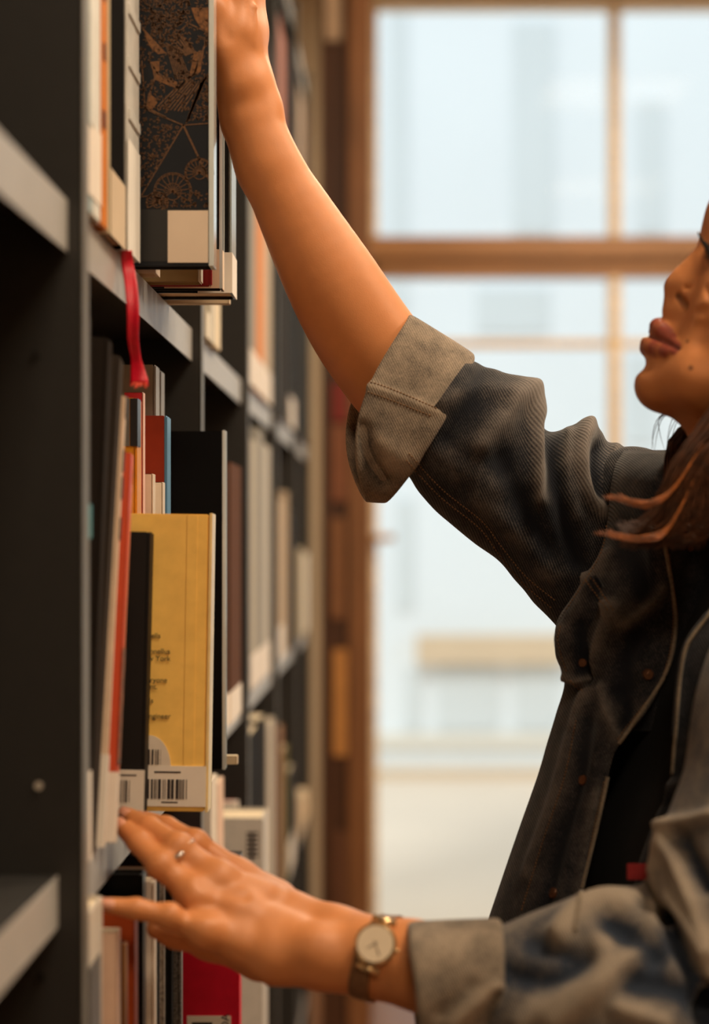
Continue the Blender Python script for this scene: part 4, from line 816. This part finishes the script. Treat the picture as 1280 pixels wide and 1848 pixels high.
# black shirt and trousers
f = Field((.05, 1.36, HC-.50), (.50, 1.84, HC+.02), .006)
f.chain([P(1400, 1000, 1.62), P(1380, 1250, 1.63), P(1330, 1600, 1.63), P(1330, 1900, 1.62)], [.062, .098, .115, .12], .03)
f.chain([P(1480, 1050, 1.56), P(1480, 1300, 1.55), P(1430, 1900, 1.55)], [.07, .09, .1], .03)
V, Fc = f.mesh(); V = relax(V, Fc, 2); child(fastmesh('black_shirt', V, Fc, mat('black jersey', rgb(12, 11, 11), .9, var=.2, bump=.2)))
f = Field((.0, 1.30, .03), (.52, 1.90, 1.02), .010)
for sx, yy in ((.24, 1.68), (.30, 1.52)):
    f.chain([(sx+.02, yy, .92), (sx, yy, .50), (sx+.02, yy, .06)], [.105, .068, .055], .04)
f.cone((.27, 1.66, .95), (.30, 1.54, .95), .12, .12, .05)
V, Fc = f.mesh(); V = relax(V, Fc, 2); child(fastmesh('trousers', V, Fc, mat('black cotton', rgb(24, 24, 27), .85)))
for sx, yy in ((.24, 1.68), (.30, 1.52)):
    f = Field((sx-.24, yy-.08, 0), (sx+.12, yy+.08, .13), .006); f.chain([(sx+.04, yy, .042), (sx-.06, yy, .035), (sx-.15, yy, .028)], [.04, .036, .027], .02); f.cone((sx+.02, yy, .05), (sx+.02, yy, .10), .045, .05, .03)
    V, Fc = f.mesh(); child(fastmesh('shoe', V, Fc, mat('black leather', rgb(16, 15, 15), .4)))
# stitching, edges and buttons laid on the cloth
BVH = BVHTree.FromPolygons([tuple(v) for v in np.vstack(BV)], BF)
def hit(x, y):
    d = Vector(P(x, y, 1.)-np.array([0, 0, HC])).normalized(); h_ = BVH.ray_cast(Vector((0, 0, HC)), d)
    return (np.array(h_[0]), np.array(h_[1] if h_[1].y < 0 else -h_[1])) if h_[0] is not None else (None, None)
def stitches(line, step=6.2, r=.0006, mb=None, off=.0004):
    L = cr(line, 200); s_ = np.concatenate([[0], np.cumsum(np.linalg.norm(np.diff(L, axis=0), axis=1))]); n = int(s_[-1]/step)
    for i in range(n):
        q = [np.array([np.interp(i*step+e, s_, L[:, 0]), np.interp(i*step+e, s_, L[:, 1])]) for e in (0, step*.62)]
        a, na = hit(*q[0]); c, nc = hit(*q[1])
        if a is None or c is None or np.linalg.norm(a-c) > .02: continue
        mb.tube([a+na*off*.2, (a+c)/2+na*(off+.0004), c+nc*off*.2], [r*.6, r, r*.6], 5)
ST = MB()
for ln in [[(645, 684), (700, 700), (790, 738)], [(640, 700), (695, 718), (782, 752)], [(738, 818), (800, 884), (870, 940), (905, 985), (950, 1040), (1005, 1085)], [(733, 830), (795, 896), (865, 952), (900, 998), (945, 1052), (1000, 1100)], [(1100, 905), (1090, 985), (1062, 1040), (1020, 1105)], [(1012, 1130), (1008, 1160), (1024, 1216)], [(1030, 1228), (1042, 1240), (1056, 1250)],
           [(1066, 1042), (1086, 1070), (1108, 1104)], [(1058, 1048), (1078, 1076), (1100, 1106)], [(1208, 1000), (1212, 1060), (1215, 1120), (1208, 1180), (1186, 1240), (1112, 1338)], [(1040, 1300), (1020, 1400), (980, 1520), (940, 1650)], [(1090, 1410), (1068, 1510), (1046, 1630)]]:
    stitches(ln, mb=ST)
o = jc(ST.build('topstitching', SEAM, None, 0, True)); o['kind'] = 'stuff'
def edge(name, line, r=.0016):
    pts = []
    for x, y in cr(line, 60):
        a, n_ = hit(x, y)
        if a is not None: pts.append(a+n_*.0005)
    pts = [p for i, p in enumerate(pts) if i == 0 or np.linalg.norm(p-pts[i-1]) < .03]
    o = jc(MB().tube(pts, r, 7).build(name, EDGE, None, 0, True)); return o
edge('front_edge', [(1196, 968), (1203, 1000), (1213, 1060), (1220, 1120), (1213, 1180), (1194, 1230), (1157, 1288), (1118, 1342)]); edge('front_edge', [(1097, 1402), (1075, 1500), (1051, 1600), (1038, 1680)])
edge('collar_edge', [(1200, 968), (1240, 962), (1290, 955)], .0014); edge('left_front_edge', [(1290, 1092), (1278, 1112), (1242, 1162), (1228, 1222), (1220, 1320), (1214, 1398)], .0014)
bronze = mat('bronze snap', rgb(92, 58, 36), .4, .6)
for (x, y, r) in [(1246, 990, 10), (1170, 1217, 17), (1054, 1408, 16), (1000, 1612, 17), (1052, 1196, 14), (1196, 1345, 12)]:
    a, n_ = hit(x, y)
    if a is None: continue
    rr_ = S(r, 1.58)*.6; d = Vector(n_); bm = bmesh.new(); bmesh.ops.create_cone(bm, segments=28, radius1=rr_, radius2=rr_*.86, depth=.0022, cap_ends=True); bmesh.ops.create_uvsphere(bm, u_segments=16, v_segments=8, radius=rr_*.55, matrix=Matrix.Translation((0, 0, .0006))@Matrix.Diagonal((1, 1, .3, 1)))
    me = bpy.data.meshes.new('snap_button'); bm.to_mesh(me); bm.free(); o = link('snap_button', me, bronze); o.rotation_euler = d.to_track_quat('Z', 'Y').to_euler(); o.location = Vector(a)+d*.001; jc(o)
# ---- wristwatch and ring
BB = BVHTree.FromPolygons([tuple(v) for v in AV[:len(body_parts[0][0])]], [list(map(int, f_)) for f_ in body_parts[0][1]])
def hitb(x, y):
    d = Vector(P(x, y, 1.)-np.array([0, 0, HC])).normalized(); h_ = BB.ray_cast(Vector((0, 0, HC)), d); return (h_[0], h_[1] if h_[0] is None or h_[1].y < 0 else -h_[1])
watch = child(empty('wristwatch', (0, 0, 0))); watch.location = (0, 0, 0); watch['label'] = 'small round gold watch with woven strap'
def wc(o): o.parent = watch; return o
gold = mat('pale gold', rgb(226, 190, 140), .25, .85); strapm = mat('brown mesh strap', rgb(128, 92, 62), .5, .3, var=.35, vs=900, bump=.5, bs=1500)
ax = Vector(P(760, 1755, 1.40)-P(640, 1714, 1.416)).normalized()
wcn = Vector(P(683, 1728, 1.412)); e1 = Vector((0, -1, 0)); e1 = (e1-ax*e1.dot(ax)).normalized(); e2 = ax.cross(e1).normalized()
BB2 = BVHTree.FromPolygons([tuple(v) for v in AV[:len(body_parts[0][0])]], [list(map(int, f_))[::-1] for f_ in body_parts[0][1]])
ring = []
for t in np.linspace(0, 2*math.pi, 72, endpoint=False):
    d = e1*math.cos(t)+e2*math.sin(t); row = []
    for wv in np.linspace(-.0072, .0072, 5):
        o_ = wcn+ax*wv; h_ = BB2.ray_cast(o_+d*.09, -d); row.append((h_[0] if h_[0] is not None else o_+d*.028)+d*.0012)
    ring += row
ring = np.array([tuple(p) for p in ring]).reshape(72, 5, 3)
for _ in range(4): ring = .5*ring+.25*(np.roll(ring, 1, 0)+np.roll(ring, -1, 0))
o = wc(pyd('strap', ring.reshape(-1, 3), [(i*5+k, i*5+k+1, ((i+1) % 72)*5+k+1, ((i+1) % 72)*5+k) for i in range(72) for k in range(4)], strapm, None, True)); q = o.modifiers.new('t', 'SOLIDIFY'); q.thickness = .0018; q.offset = 0
a, n_ = hitb(680, 1706); n_ = (n_*.6+Vector((-.05, -1, .22))*.7).normalized(); wq = n_.to_track_quat('Z', 'Y'); wp = a+n_*.0032
def disc_(name, m, r1, r2, h_, z, seg=40, parent=watch, caps=True):
    bm = bmesh.new(); bmesh.ops.create_cone(bm, segments=seg, radius1=r1, radius2=r2, depth=h_, cap_ends=caps); me = bpy.data.meshes.new(name); bm.to_mesh(me); bm.free()
    o = link(name, me, m); o.rotation_euler = wq.to_euler(); o.location = wp+n_*z; o.parent = parent; return o
disc_('case', gold, .0138, .0144, .0056, 0); disc_('dial', mat('cream dial', rgb(226, 206, 178), .4, var=.02), .0126, .0126, .0004, .0030)
disc_('bezel', gold, .0148, .0132, .0014, .0026, caps=False)
zx = wq@Vector((1, 0, 0)); zy = wq@Vector((0, 1, 0)); long = (e2-n_*e2.dot(n_)).normalized(); short = n_.cross(long).normalized()
for sgn in (-1, 1):
    c = wp+long*sgn*.0172-n_*.0012; wc(MB().tube([c-short*.0085, c+short*.0085], .0024, 10).build('lug_bar', gold, None, 0, True))
hd = MB()
for ang, ln in ((.9, .0088), (2.3, .0062)):
    d = (long*math.sin(ang)+short*math.cos(ang)); hd.tube([wp+n_*.0034-d*.002, wp+n_*.0034+d*ln], .00035, 5)
wc(hd.build('watch_hands', mat('dark hands', rgb(90, 60, 44), .4))); c = wp-short*.0155; c2 = wp+short*.0155
wc(MB().tube([wp+short*.0142, wp+short*.0172], .0016, 10).build('crown', gold, None, 0, True))
fa = (mc['middle'][2]-mc['middle'][1]); fa = fa/np.linalg.norm(fa); rc_ = mc['middle'][1]+(mc['middle'][2]-mc['middle'][1])*.86; u1 = np.cross(fa, (0, 0, 1.)); u1 /= np.linalg.norm(u1); u2 = np.cross(fa, u1); rr_ = s4(26.5)
rg = [rc_+rr_*(u1*math.cos(t)+u2*math.sin(t)) for t in np.linspace(0, 2*math.pi, 49)]
silver = mat('silver', rgb(214, 206, 200), .2, .9); ro = child(empty('finger_ring', (0, 0, 0))); ro.location = (0, 0, 0)
o = MB().tube(rg, .0011, 8, False).build('band', silver, None, 0, True); o.parent = ro
a, n_ = hitb(320, 1546); s0 = Vector(P(311, 1553, 1.42)); s1 = Vector(P(329, 1541, 1.42)); dd = (s1-s0).normalized()
if a is not None: o = MB().tube([a-dd*.0045+n_*.001, a-dd*.003+n_*.0022, a+dd*.003+n_*.0022, a+dd*.0045+n_*.001], [.0016, .0026, .0026, .0016], 10).build('setting', silver, None, 0, True); o.parent = ro
